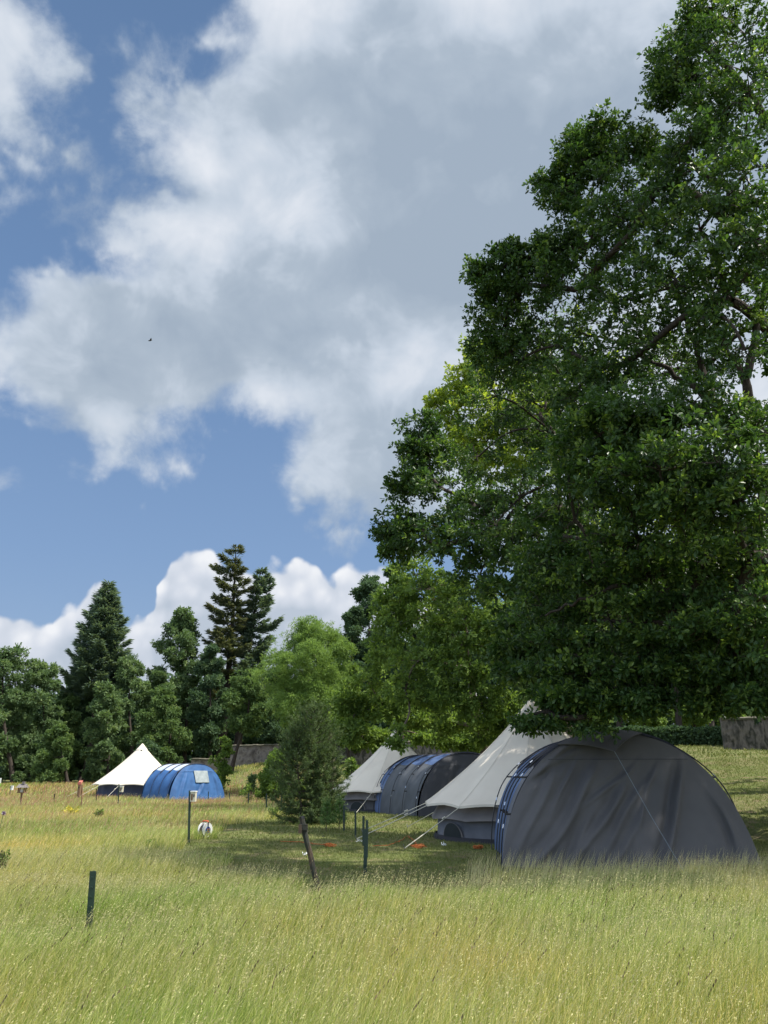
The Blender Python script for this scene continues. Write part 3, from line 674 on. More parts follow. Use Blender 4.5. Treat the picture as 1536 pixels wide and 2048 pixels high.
# ------------------------------------------------------------------ trees
def unit(v): return v / (np.linalg.norm(v, axis=-1, keepdims=True) + 1e-9)
OAK = (np.array([(0, 0, 0), (.16, .14, .03), (.30, .11, .02), (.42, .27, .05), (.55, .17, .03), (.70, .30, .05), (.80, .15, .02), (.93, .16, .01), (1, 0, -.03),
                 (.93, -.16, .01), (.80, -.15, .02), (.70, -.30, .05), (.55, -.17, .03), (.42, -.27, .05), (.30, -.11, .02), (.16, -.14, .03)]),
       [(0, 1, 2, 3, 4, 8), (4, 5, 6, 7, 8), (0, 8, 12, 13, 14, 15), (8, 9, 10, 11, 12)])
OVAL = (np.array([(0, 0, 0), (.35, .26, .05), (.75, .2, .03), (1, 0, -.04), (.75, -.2, .03), (.35, -.26, .05)]), [(0, 1, 2, 3), (0, 3, 4, 5)])
CLUMP = (np.array([(0, 0, 0), (.32, .34, .05), (.5, .12, .03), (.8, .38, .0), (1, 0, -.05), (.72, -.30, .04), (.5, -.1, .06), (.25, -.32, .02)]), [(0, 1, 2, 3, 4), (0, 4, 5, 6, 7)])
LONG = (np.array([(0, 0, 0), (.4, .13, .03), (1, 0, -.08), (.4, -.13, .03)]), [(0, 1, 2), (0, 2, 3)])
def put_leaves(mb, P, ax, nr, size, tpl, val):
    T, f = tpl; ax = unit(ax); sd = unit(np.cross(nr, ax)); up = np.cross(ax, sd)
    V = P[:, None] + size[:, None, None] * (T[None, :, 0:1] * ax[:, None] + T[None, :, 1:2] * sd[:, None] + T[None, :, 2:3] * up[:, None] * 1.5)
    mb.np(V, f, val)
def curve(p0, p1, g, bend=.15, n=7, rise=.0):
    p0, p1 = np.array(p0, float), np.array(p1, float); d = p1 - p0; L = np.linalg.norm(d)
    o1 = g.normal(size=3) * bend * L * .5; o1[2] += rise * L; t = np.linspace(0, 1, n)[:, None]
    return p0 + d * t + o1 * np.sin(np.pi * t) + g.normal(size=3) * bend * L * .15 * np.sin(2 * np.pi * t)
def tree(name, base, height, lobes, label, cat, lm, bark=BARK, leaf=.12, tpl=OVAL, sprays=30, tips=5, per=8, tipr=.16, sprr=.34, seed=1, trunk_r=.3, trunk_top=None, group=None, flat=.75, vmid=0.0, lean=(0, 0), limb_r=.075, shell=.45, twig=True, droop=0.0, upb=.75, lim=.2, tier=0.0, limbs_extra=()):
    """lobes: list of (x,y,z,r[,density]) in world metres; grows trunk, limbs to each lobe, twigs to sprays, leaves in rosettes at twig tips"""
    g = np.random.default_rng(seed); bx, by = base; bz = float(gz(bx, by)) - .1
    t = empty(name, (bx, by, bz), 0, label, cat, group); B = np.array((bx, by, bz))
    top = np.array(trunk_top if trunk_top is not None else (bx + lean[0], by + lean[1], bz + height * .82))
    n = 14; tp = curve(B, top, g, .05, n); tr = trunk_r * (1 - np.linspace(0, 1, n) * .82) ** 1.0; tr[0] *= 1.45; tr[1] *= 1.12
    tk = MB().tube(tp - B, tr, 10); tk.build('trunk', bark, t, smooth=True)
    lb = MB(); lv = MB(); lobes = [l if len(l) > 4 else (*l, 1.0) for l in lobes]
    # limbs: every lobe hangs on the nearest lobe or trunk point already reached, thicker where more hangs on it
    LC = np.array([l[:3] for l in lobes], float); base_n = [tp[k_] for k_ in range(n) if tp[k_][2] > bz + height * lim and k_ > 0] or [tp[-1]]
    nodes_ = list(base_n); plen = [0.0] * len(nodes_); par = {}; nb_ = len(base_n)
    dtr = np.array([min(np.linalg.norm(c_ - b_) for b_ in base_n) for c_ in LC]); where = {}
    for q in np.argsort(dtr):
        na = np.array(nodes_); d_ = na - LC[q]; cost = np.linalg.norm(d_, axis=1) + .30 * np.array(plen) + .5 * np.maximum(0, d_[:, 2])
        k_ = int(np.argmin(cost)); par[q] = k_; where[q] = len(nodes_); plen.append(plen[k_] + float(np.linalg.norm(na[k_] - LC[q]))); nodes_.append(LC[q])
    wt = [0.0] * len(nodes_)
    for q in list(np.argsort(dtr))[::-1]:
        wt[where[q]] += 1.0; wt[par[q]] += wt[where[q]]
    for li, (x, y, z, r, dn) in enumerate(lobes):
        c = np.array((x, y, z)); hd = math.hypot(x - tp[:, 0].mean(), y - tp[:, 1].mean())
        tz = max(bz + height * lim, z - .55 * hd - .3 * r); k = int(np.argmin(np.abs(tp[:, 2] - tz))); s0 = tp[k]
        dL = np.linalg.norm(c - s0)
        if limb_r > 0:
            s0 = nodes_[par[li]]; r1 = limb_r * .42 * math.sqrt(wt[where[li]]); r0 = min(tr[0] * .5, r1 * 1.15 if par[li] >= nb_ else r1 * 1.4)
            cv = curve(s0, c, g, .16, 8, .05); lb.tube(cv - B, np.linspace(r0, r1 * .95, 8), 6, cap=False)
        ns = max(3, int(sprays * dn)); D = unit(g.normal(size=(ns, 3))); D[:, 2] *= .9
        rad = r * (shell + (1.03 - shell) * g.uniform(0, 1, ns) ** .6)
        far_ = g.uniform(size=ns) < .13; rad = np.where(far_, rad + r * g.uniform(.12, .38, ns), rad)
        S = c + D * rad[:, None] * (1, 1, flat)
        if tier:
            q_ = S[:, 2] + .12 * S[:, 0]; S[:, 2] += (np.round(q_ / tier) * tier - q_) * .42
        if twig and limb_r > 0:
            od_ = np.argsort(np.linalg.norm(S - c, axis=1)); nodes = [c]
            for q in od_:
                nn = np.array(nodes); dd = np.linalg.norm(nn - S[q], axis=1) + .35 * np.linalg.norm(nn - c, axis=1); st_ = nn[int(np.argmin(dd))]
                cv = curve(st_, S[q], g, .25, 4, .05); k_ = float(np.linalg.norm(st_ - c)) / max(r, .3)
                lb.tube(cv - B, np.linspace((.008 + .010 * min(1.5, r)) * max(.45, 1 - .55 * k_), .005, 4), 3, cap=False); nodes.append(S[q])
        out = unit(S - c + g.normal(size=(ns, 3)) * .25 * r)
        m = ns * tips; O = np.repeat(out, tips, 0); TP = np.repeat(S, tips, 0) + unit(g.normal(size=(m, 3)) + O * .8) * (g.uniform(.1, 1, m) * sprr)[:, None] * (1, 1, .7)
        TD = unit(O + g.normal(size=(m, 3)) * .55 + (0, 0, .25 - droop))
        K = m * per; P = np.repeat(TP, per, 0); A = unit(np.repeat(TD, per, 0) * .65 + g.normal(size=(K, 3)) * .75 + (0, 0, -droop * .5))
        P = P + A * (g.uniform(0, 1, K) * tipr)[:, None]
        NRM = unit(g.normal(size=(K, 3)) * .55 + (0, 0, upb) + np.repeat(O, per, 0) * .3)
        val = np.clip(np.repeat(np.repeat(g.normal(.5, .2, ns), tips), per) + g.normal(0, .18, K) + vmid, 0, 1)
        put_leaves(lv, P - B, A, NRM, leaf * g.uniform(.65, 1.2, K), tpl, val)
    for (pts_, ra, rb) in limbs_extra:
        P_ = np.array([at(*q) for q in pts_]); tt_ = np.linspace(0, len(P_) - 1, 5 * len(P_)); P_ = np.stack([np.interp(tt_, np.arange(len(P_)), P_[:, k_]) for k_ in range(3)], -1) + g.normal(size=(len(tt_), 3)) * .02
        lb.tube(P_ - B, np.linspace(ra, rb, len(tt_)), 7, cap=False)
    if limb_r > 0 and lb.V: lb.build('limbs', bark, t, smooth=True)
    lv.build('crown', lm, t, attr=True)
    return t
def lobes_px(rows, dens=1.0):
    out = []
    for r in rows:
        px, py, Y, rp = r[:4]; p = at(px, py, Y); out.append((*p, rp * mpp(px, py, Y), (r[4] if len(r) > 4 else 1.0) * dens))
    return out
def egg(cx, cy, z0, z1, rx, g, n=16, r=(.22, .38), power=.9):
    """lobes filling an irregular crown of half width rx between heights z0 and z1"""
    o = []
    for i in range(n):
        u = (i + g.uniform(.2, .8)) / n; z = z0 + (z1 - z0) * u; w = rx * (math.sin(math.pi * (.12 + .84 * u) ** power)) * .78
        a = i * 2.4 + g.uniform(-.5, .5); q = math.sqrt(g.uniform(.15, 1)); rr = rx * g.uniform(*r)
        o.append((cx + math.cos(a) * w * q, cy + math.sin(a) * w * q, z, rr))
    return o
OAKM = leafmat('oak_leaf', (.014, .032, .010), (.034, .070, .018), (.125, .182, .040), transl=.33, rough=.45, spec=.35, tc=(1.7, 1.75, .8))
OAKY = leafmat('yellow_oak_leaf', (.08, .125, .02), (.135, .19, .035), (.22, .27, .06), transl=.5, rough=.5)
MIDG = leafmat('mid_green_leaf', (.044, .078, .020), (.082, .132, .032), (.16, .225, .055), transl=.40, rough=.65, spec=.2, tc=(1.6, 1.6, .8))
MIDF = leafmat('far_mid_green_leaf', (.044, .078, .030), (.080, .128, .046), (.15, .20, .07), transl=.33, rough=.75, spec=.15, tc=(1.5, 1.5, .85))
LIGHTG = leafmat('light_green_leaf', (.075, .125, .036), (.13, .20, .055), (.20, .28, .085), transl=.4, rough=.65, spec=.2, tc=(1.4, 1.4, .8))
DARKG = leafmat('dark_green_leaf', (.030, .054, .031), (.056, .094, .048), (.11, .155, .070), transl=.28, rough=.75, spec=.15, tc=(1.5, 1.6, .9))
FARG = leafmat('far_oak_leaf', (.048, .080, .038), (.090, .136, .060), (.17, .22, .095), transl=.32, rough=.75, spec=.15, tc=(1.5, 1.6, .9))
NEEDB = leafmat('blue_green_needles', (.046, .076, .060), (.080, .122, .090), (.14, .19, .13), transl=.2, rough=.6)
NEEDR = leafmat('tawny_green_needles', (.042, .062, .038), (.076, .096, .056), (.145, .135, .085), transl=.18, rough=.6)
PINEM = leafmat('pine_needles', (.036, .058, .022), (.066, .104, .038), (.14, .19, .068), transl=.22, rough=.55)
PINEL = leafmat('young_pine_needles', (.05, .10, .03), (.08, .15, .045), (.14, .21, .07), transl=.25, rough=.55)

def near_oak():
    rows = [(1425, 15, 11.5, 60, .8), (1490, 70, 11, 100), (1380, 70, 12, 45, .7), (1350, 130, 12, 45, .7), (1400, 140, 11.5, 80), (1345, 178, 12, 38, .8), (1310, 185, 12, 18, .3), (1500, 190, 10.5, 110), (1430, 235, 11, 75),
      (1200, 275, 13, 45), (1160, 290, 13, 32, .6), (1240, 310, 13, 60), (1160, 330, 13, 38), (1285, 300, 13, 40, .7), (1320, 370, 12, 90), (1400, 330, 11, 90), (1490, 350, 10, 110),
      (1100, 362, 13.5, 24, .45), (1125, 390, 13.5, 40), (1190, 410, 13, 85), (1270, 460, 12, 100), (1180, 490, 13.5, 80), (1400, 460, 11, 110), (1510, 480, 10, 100), (1350, 560, 11.5, 100),
      (948, 540, 14, 16, .3), (972, 560, 14, 22, .5), (1020, 525, 14, 32), (1065, 515, 14, 50), (1110, 500, 14, 48), (1060, 570, 14, 65), (1000, 600, 14.5, 40), (1150, 580, 13.5, 95), (1260, 600, 12.5, 100), (1010, 650, 14.5, 60),
      (975, 700, 15, 40), (1040, 720, 14.5, 75), (1120, 690, 14, 95), (1200, 730, 13, 80), (1290, 700, 12, 65, .6), (1460, 600, 11, 95), (1400, 640, 11, 45, .4), (1490, 700, 10.5, 55, .3),
      (1250, 835, 10.6, 80), (1200, 870, 11, 75), (1310, 855, 10.8, 70), (1150, 800, 13, 80), (1390, 810, 10.5, 50, .45), (1500, 860, 10.4, 75, .6),
      (1320, 940, 10, 90), (1240, 960, 11, 90), (1160, 930, 12, 85), (1440, 930, 10, 75, .8), (1480, 1000, 10, 90), (1380, 1040, 10.5, 90), (1270, 1060, 11.5, 95), (1150, 1040, 12.5, 100), (1190, 1140, 12.5, 95),
      (1300, 1150, 12, 90), (1100, 1110, 13.5, 70), (1400, 1150, 11.5, 80, .8), (1500, 1120, 11, 80, .8), (1110, 1210, 13.5, 85), (1220, 1240, 12.5, 90), (1340, 1250, 12, 90), (1450, 1260, 11, 90), (1530, 1250, 10.5, 80),
      (1120, 1310, 13.2, 75), (1200, 1340, 12.7, 80), (1290, 1340, 12.3, 75), (1380, 1340, 12, 70), (1480, 1340, 11.5, 65), (1150, 1390, 12.8, 50), (1220, 1405, 12.6, 45), (1120, 1388, 13, 28), (1070, 1428, 13, 11, .28), (1045, 1437, 13, 8, .2), (1100, 1425, 12.9, 14, .3), (1180, 1432, 12.7, 22, .5), (1290, 1395, 12.3, 30), (1420, 1385, 12, 28), (1520, 1385, 11, 30)]
    L = lobes_px(rows)
    gi = np.random.default_rng(41)
    for i in range(26): L.append((gi.uniform(2.2, 8), gi.uniform(15.5, 19.5), gi.uniform(5.5, 12), gi.uniform(.8, 1.2), .6))  # hidden lobes added inside the crown to shade the lawn
    for i in range(16): L.append((gi.uniform(8.6, 10.5), gi.uniform(11.2, 14), gi.uniform(4.5, 12), gi.uniform(.9, 1.3), .8))  # off-frame lobes added to shade the near tent
    tree('oak_tree', (9.6, 15.5), 19, L, 'huge dark oak whose crown fills the right side over the near tents', 'tree', OAKM, bark=BARKD, leaf=.088, tpl=OAK, sprays=46, tips=6, per=9, tipr=.07, sprr=.29, tier=.5, seed=5, limbs_extra=(
        (((1760, 1330, 14.5), (1600, 1235, 12.6), (1480, 1170, 12.0), (1350, 1115, 11.8), (1240, 1088, 12.0), (1130, 1075, 12.6)), .17, .03),
        (((1400, 1130, 11.9), (1290, 1150, 12.0), (1180, 1195, 12.4), (1090, 1230, 13.0)), .06, .018),
        (((1700, 1300, 14.0), (1560, 1190, 12.0), (1460, 1200, 11.6), (1380, 1215, 11.6)), .08, .02),
        (((1640, 1100, 13.5), (1480, 900, 12.5), (1425, 800, 12.2), (1392, 690, 12.3), (1340, 560, 12.8)), .12, .03),
        (((1640, 1050, 13.0), (1500, 830, 11.8), (1490, 760, 11.6), (1520, 640, 11.4), (1534, 560, 11.4)), .10, .05),
        (((1425, 800, 12.2), (1330, 740, 12.8), (1250, 690, 13.2), (1150, 660, 13.8)), .06, .015),
        (((1480, 900, 12.4), (1390, 840, 12.6), (1290, 810, 13.0), (1180, 800, 13.4)), .05, .015),
        (((1490, 760, 11.6), (1450, 690, 11.6), (1420, 620, 11.8)), .05, .02)), trunk_r=.45, trunk_top=(9.0, 14.0, 15.5), limb_r=.06, shell=.3, flat=.8)
near_oak()
def off_crown():
    """the half of the oak outside the frame, which shades the lawn"""
    g = np.random.default_rng(77); L = []
    for i in range(46):
        a = g.uniform(-1.9, 1.9); r = g.uniform(1.5, 6.5); z = g.uniform(4, 17); w = 1 - max(0, (z - 11) / 9) ** 1.5
        x, y = 11.2 + math.cos(a) * r * w, 15.5 + math.sin(a) * r * w
        if x < 9.2: x = 9.2 + g.uniform(0, 1)
        # stay right of the picture's edge
        zc = y * math.cos(PITCH) + (z - CAMZ) * math.sin(PITCH)
        x = max(x, .5 * zc * 1.0 + 1.9)
        L.append((x, y, z, g.uniform(1.1, 1.8)))
    tree('oak_tree', (13.2, 17.0), 17, L, 'unseen off-frame half of the near oak, on a trunk of its own', 'tree', OAKM, bark=BARKD, leaf=.26, tpl=CLUMP, sprays=26, tips=4, per=7, tipr=.15, sprr=.4, seed=6, trunk_r=.4, limb_r=.06, twig=False)
off_crown()

def second_oak():
    rows = [(842, 855, 24, 34, .9), (860, 915, 24, 48), (830, 900, 24, 28, .7), (1100, 880, 21, 50), (830, 960, 24, 42), (800, 985, 24.5, 22, .6), (890, 980, 23, 65), (950, 1020, 22, 60), (1050, 1010, 21, 70),
      (800, 1050, 24, 40), (775, 1065, 24.5, 18, .5), (790, 1100, 24, 30, .8), (850, 1070, 23, 55), (920, 1080, 22, 65), (1000, 1080, 21, 70), (1080, 1080, 20, 75), (960, 1150, 22, 55), (1040, 1180, 20, 70), (1100, 1160, 19, 70),
      (1040, 1270, 19, 60), (1110, 1280, 18.5, 65), (1070, 1340, 18.5, 50), (1150, 1340, 18.5, 50), (1020, 1330, 19.5, 34, .7), (1250, 1000, 20, 110, .8), (1350, 900, 20, 110, .8), (1250, 1200, 20, 110, .8), (1400, 1250, 20, 120, .8), (1450, 1050, 20, 120, .7), (1300, 1340, 20, 90, .8), (1450, 1370, 20, 60, .6)]
    gi = np.random.default_rng(43); L = lobes_px(rows)
    for i in range(16): L.append((gi.uniform(5.5, 9.5), gi.uniform(26, 31), gi.uniform(6, 10.5), gi.uniform(.9, 1.3), .8))  # extra lobes behind the crown, added to shade the middle tunnel tent
    tree('oak_tree', (14.2, 25.5), 15, L, 'dark oak standing behind the nearest oak, its lower left boughs over the near bell tent', 'tree', OAKM, bark=BARKD, leaf=.15, tpl=OAK, sprays=44, tips=5, per=7, tipr=.09, sprr=.34, tier=.6, seed=15, lim=.28, trunk_top=(13.5, 24.5, 13.5), trunk_r=.4, limb_r=.06, shell=.3)
second_oak()
def yellow_oak():
    rows = [(960, 715, 34, 38, .9), (940, 760, 34, 30, .8), (1000, 760, 34, 50, .9), (1040, 830, 33, 55), (930, 890, 34, 50), (1000, 930, 33, 50), (1090, 880, 32, 50), (905, 790, 34, 30, .7), (880, 810, 34, 25, .6), (940, 830, 34, 55), (1010, 840, 33, 55, .8), (1070, 850, 32, 60, .7), (1080, 930, 32, 60, .5), (1100, 780, 32, 60, .5), (960, 900, 34, 50), (1200, 700, 32, 80, .4), (1200, 900, 32, 90, .5), (1350, 1000, 32, 110, .5), (1200, 1080, 32, 100, .6), (1400, 1150, 32, 110, .6)]
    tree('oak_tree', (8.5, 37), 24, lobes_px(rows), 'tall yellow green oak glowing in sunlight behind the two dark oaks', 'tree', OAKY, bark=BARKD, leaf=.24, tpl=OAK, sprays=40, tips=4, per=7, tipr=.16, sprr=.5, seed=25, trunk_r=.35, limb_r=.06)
yellow_oak()
def mid_oak():
    rows = [(830, 1150, 37, 50), (800, 1190, 37, 45), (870, 1180, 36, 60), (940, 1200, 35, 60), (790, 1240, 38, 45), (860, 1250, 36, 60), (930, 1270, 35, 65), (1000, 1250, 35, 55), (770, 1310, 38, 45), (840, 1320, 36, 60), (920, 1340, 35, 60), (990, 1340, 35, 55),
      (740, 1370, 39.5, 45), (810, 1380, 36, 50), (880, 1400, 35.5, 45), (950, 1410, 35, 45), (1000, 1410, 36, 40), (720, 1420, 40, 38), (775, 1425, 40, 32), (700, 1460, 39, 25), (835, 1435, 40, 30), (900, 1450, 39.5, 30), (970, 1460, 38, 28), (1010, 1450, 37, 22), (690, 1400, 40, 30), (720, 1468, 42, 28), (690, 1445, 42, 28), (850, 1478, 43, 26), (905, 1484, 43, 24), (955, 1486, 43, 24), (1005, 1478, 43, 28), (760, 1480, 43, 24), (793, 1468, 33.6, 5, .14), (798, 1480, 33.5, 5, .14), (791, 1496, 33.4, 4, .1)]
    L = lobes_px(rows)
    tree('oak_tree', at(985, 1500, 40)[:2] + (0, .0), 11, L, 'mid green oak spreading low above the middle bell tent', 'tree', MIDG, bark=BARK, leaf=.20, tpl=OAK, sprays=46, tips=5, per=7, tipr=.12, sprr=.42, tier=.7, vmid=.15, seed=35, lim=.38, trunk_r=.28, limb_r=.06, shell=.3, trunk_top=at(930, 1230, 37), flat=.7)
mid_oak()
def broad(px, top, bot, Y, rx, lm, label, seed, leaf=.30, base_px=None, name='broadleaf_tree', sprays=26, n=18, group='trees along the far side of the meadow', bark=BARKD, dens=1.0, tpl=CLUMP, per=6, depth=1.0):
    g = np.random.default_rng(seed); pt = at(px, top, Y); pb = at(px, bot, Y); m = mpp(px, (top + bot) / 2, Y); R_ = rx * m
    z0, z1 = pb[2], pt[2]; L = []
    for i in range(n):
        u = (i + .5) / n; w = R_ * (math.sin(math.pi * (.10 + .80 * u) ** .85)) * .80; a = i * 2.4 + g.uniform(-.4, .4); q = g.uniform(.35, 1)
        rr = R_ * g.uniform(.22, .40) * (1 - .30 * u)
        z = z0 + rr * .5 + (z1 - z0 - rr * 1.15) * u
        L.append((pt[0] + math.cos(a) * w * q, Y + math.sin(a) * w * q * depth, z, rr, dens))
    bp = at(base_px or px, bot, Y)
    return tree(name, (bp[0], Y), (z1 - z0) * 1.0 + max(0, z0 - float(gz(bp[0], Y))), L, label, 'tree', lm, bark=bark, leaf=leaf * .72, tpl=tpl, sprays=int(sprays * 1.25), tips=5, per=int(per * 1.25), tipr=leaf * .7, sprr=R_ * .13, seed=seed, trunk_r=max(.12, .05 * R_ + .06), limb_r=.05, shell=.35, group=group, trunk_top=(pt[0], Y, z0 + (z1 - z0) * .8), twig=False)
# the wood behind, left to right
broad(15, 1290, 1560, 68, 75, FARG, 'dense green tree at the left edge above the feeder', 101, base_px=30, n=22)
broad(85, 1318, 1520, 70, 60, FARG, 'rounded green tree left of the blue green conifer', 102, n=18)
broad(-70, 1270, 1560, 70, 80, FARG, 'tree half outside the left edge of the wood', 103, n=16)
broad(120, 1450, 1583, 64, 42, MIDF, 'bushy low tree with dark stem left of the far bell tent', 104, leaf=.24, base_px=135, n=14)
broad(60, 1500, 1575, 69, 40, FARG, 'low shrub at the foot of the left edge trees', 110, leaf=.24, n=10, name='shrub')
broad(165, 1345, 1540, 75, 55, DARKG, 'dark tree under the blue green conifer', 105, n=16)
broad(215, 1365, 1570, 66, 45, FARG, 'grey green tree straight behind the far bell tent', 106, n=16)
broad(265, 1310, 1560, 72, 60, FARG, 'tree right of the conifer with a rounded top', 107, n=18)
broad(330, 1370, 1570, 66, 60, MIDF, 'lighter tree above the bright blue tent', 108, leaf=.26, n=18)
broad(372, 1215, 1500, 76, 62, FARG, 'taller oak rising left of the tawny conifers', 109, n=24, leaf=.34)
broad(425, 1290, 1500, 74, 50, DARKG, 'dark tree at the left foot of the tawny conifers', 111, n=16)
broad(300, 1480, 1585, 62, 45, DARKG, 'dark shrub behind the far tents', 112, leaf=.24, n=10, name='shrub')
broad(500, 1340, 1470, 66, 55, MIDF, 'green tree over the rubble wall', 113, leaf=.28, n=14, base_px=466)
broad(560, 1330, 1500, 72, 45, DARKG, 'dark tree filling between the conifers and the pale green tree', 114, n=14)
broad(632, 1236, 1480, 54, 116, LIGHTG, 'pale fresh green tree right of the conifers, behind the young pine', 115, leaf=.26, n=34, sprays=34, base_px=668, name='ash_tree', group=None, tpl=LONG, per=11, bark=BARK)
broad(738, 1152, 1420, 68, 64, DARKG, 'dark tall tree between the pale green tree and the mid green oak', 116, n=20, leaf=.34)
broad(706, 1212, 1420, 66, 44, DARKG, 'lower shoulder tree left of the dark tall tree', 119, n=14)
broad(800, 1130, 1400, 72, 60, DARKG, 'dark tree rising behind the mid green oak', 117, n=18, leaf=.34)
broad(700, 1330, 1500, 62, 45, MIDG, 'green tree between pale green tree and the mid green oak', 118, n=14, leaf=.28)
broad(322, 1340, 1560, 74, 50, FARG, 'grey green tree filling behind the two round far trees', 127, n=16)
broad(140, 1390, 1560, 73, 50, MIDF, 'lighter tree filling below the blue green conifer', 128, n=14)
# right, behind the oaks
broad(900, 1150, 1450, 66, 90, DARKG, 'dark tree in the second row behind the mid green oak', 120, n=20, leaf=.36, group='trees behind the oaks')
broad(1080, 1120, 1430, 64, 110, FARG, 'broad tree behind the near bell tent', 121, n=22, leaf=.36, group='trees behind the oaks')
broad(1230, 1080, 1380, 56, 90, DARKG, 'tree with thin dark trunk above the hedge', 122, n=20, leaf=.34, base_px=1232, group='trees behind the oaks')
broad(1345, 1100, 1370, 54, 90, FARG, 'tree behind the pale lamp post', 123, n=20, leaf=.34, base_px=1348, group='trees behind the oaks')
broad(1510, 1060, 1380, 48, 110, DARKG, 'thick trunked tree behind the stained wall', 124, n=20, leaf=.32, base_px=1513, group='trees behind the oaks')
broad(1150, 950, 1350, 70, 110, FARG, 'tall tree far behind the dark oaks', 125, n=20, leaf=.38, group='trees behind the oaks')
broad(1400, 900, 1350, 74, 130, FARG, 'tallest tree far behind the right edge', 126, n=20, leaf=.4, group='trees behind the oaks')
for i, (px, top, bot, Y, rx, lab) in enumerate(((1190, 1400, 1450, 62, 45, 'sunlit bush beside the thin dark trunk'), (1290, 1405, 1452, 60, 50, 'sunlit bush above the middle of the hedge'), (1385, 1400, 1452, 58, 50, 'sunlit bush left of the lamp post'), (1470, 1405, 1455, 56, 45, 'sunlit bush behind the stained wall'), (1545, 1400, 1455, 54, 40, 'sunlit bush at the right edge'))):
    broad(px, top, bot, Y, rx, LIGHTG, lab, 140 + i, leaf=.22, n=9, sprays=20, name='bush', group='sunlit bushes behind the hedge')

FROND = (np.array([(0, 0, 0), (.3, .13, .02), (.55, .10, .02), (1, 0, .0), (.55, -.10, .02), (.3, -.13, .02)]), [(0, 1, 2, 3), (0, 3, 4, 5)])
def conifer(px, top, bot, Y, wpx, lm, label, seed, lean_px=0, irregular=0.0, whorls=30, base_bot=None, cut=0.0, needle=.34, dens=1.0, name='fir_tree', sides=None, upsweep=.35, pw=.72):
    g = np.random.default_rng(seed); pt = at(px, top, Y); x, zt = pt[0], pt[2]; zb = float(gz(x, Y)) - .1; m = mpp(px, (top + bot) / 2, Y); W = wpx * m
    zc0 = at(px, bot, Y)[2]; B = np.array((x, Y, zb)); t = empty(name, (x, Y, zb), 0, label, 'tree', 'conifers')
    T0 = np.array((x + lean_px * m, Y, zb)); tp = curve(T0, (x, Y, zt), g, .01, 10) - B; lb = MB().tube(tp, np.linspace(.02 * (zt - zb) + .05, .03, 10), 8); lv = MB()
    for w in range(whorls):
        u = ((w + g.uniform(-.3, .3)) / whorls); u = min(max(u, 0.01), 1); z = zt - (zt - zc0) * u
        nb = 6 if u > .08 else 4; Lw = W * (u ** pw) * (1 if u < .85 else 1 - (u - .85) * 1.6)
        for b in range(nb):
            if g.uniform() < irregular * .45: continue
            a = b * 2 * math.pi / nb + w * 1.3 + g.uniform(-.3, .3); L = max(.3, Lw * g.uniform(1 - .35 - irregular * .3, 1.08))
            if irregular > 0: L *= g.choice([.6, .85, 1.0, 1.15])
            if sides: L *= sides(u, math.cos(a))
            s = np.linspace(0, 1, 9); dz = (-.22 * s + upsweep * s ** 2.4) * L + (.35 * (1 - u) * s * L)
            P = np.stack([x - B[0] + (T0[0] - x) * (1 - (z - zb) / (zt - zb)) + math.cos(a) * L * s, math.sin(a) * L * s, z - zb + dz], -1)
            lb.tube(P, np.linspace(.02 + .012 * L, .01, 9), 3, cap=False)
            n = int(max(20, 105 * L * dens)); ss = g.uniform(.12, 1, n) ** .7; ii = np.clip((ss * 8), 0, 7.99); i0 = ii.astype(int); f = (ii - i0)[:, None]
            Q = P[i0] * (1 - f) + P[i0 + 1] * f; wid = .30 * L * (1 - ss) ** .8 + .18
            sdv = np.array((-math.sin(a), math.cos(a), 0)); off = g.uniform(-1, 1, n); Q = Q + sdv * (off * wid)[:, None] + (0, 0, 1) * (g.normal(-.03, .08, n) - .12 * np.abs(off) * wid)[:, None]
            od = np.array((math.cos(a), math.sin(a), .15)); A = unit(od + sdv * (off * .9)[:, None] + g.normal(size=(n, 3)) * .28)
            put_leaves(lv, Q, A, unit(g.normal(size=(n, 3)) * .5 + (0, 0, 1)), needle * g.uniform(.6, 1.3, n), FROND, np.clip(g.normal(.5, .22, n) + (ss - .6) * .3, 0, 1))
    lb.build('trunk', BARKD, t); lv.build('crown', lm, t, attr=True); return t
conifer(218, 1168, 1400, 74, 78, NEEDB, 'dense blue green fir with upswept tips rising alone at left', 201, whorls=32, needle=.50, upsweep=.45)
conifer(472, 1094, 1400, 78, 82, NEEDR, 'tallest conifer, tawny green with thin open tiers', 202, irregular=.6, whorls=26, needle=.46, dens=1.25, pw=.42, sides=lambda u, c: (1.12 if c < 0 else .75) * (1.0 if u < .55 else .8), upsweep=.28, lean_px=-4)
conifer(522, 1138, 1420, 80, 74, NEEDB, 'dark ragged conifer leaning on the right of the tallest one', 203, irregular=.35, whorls=28, needle=.46, dens=1.25, pw=.55, sides=lambda u, c: (1.15 if c > 0 else .6), lean_px=-30)

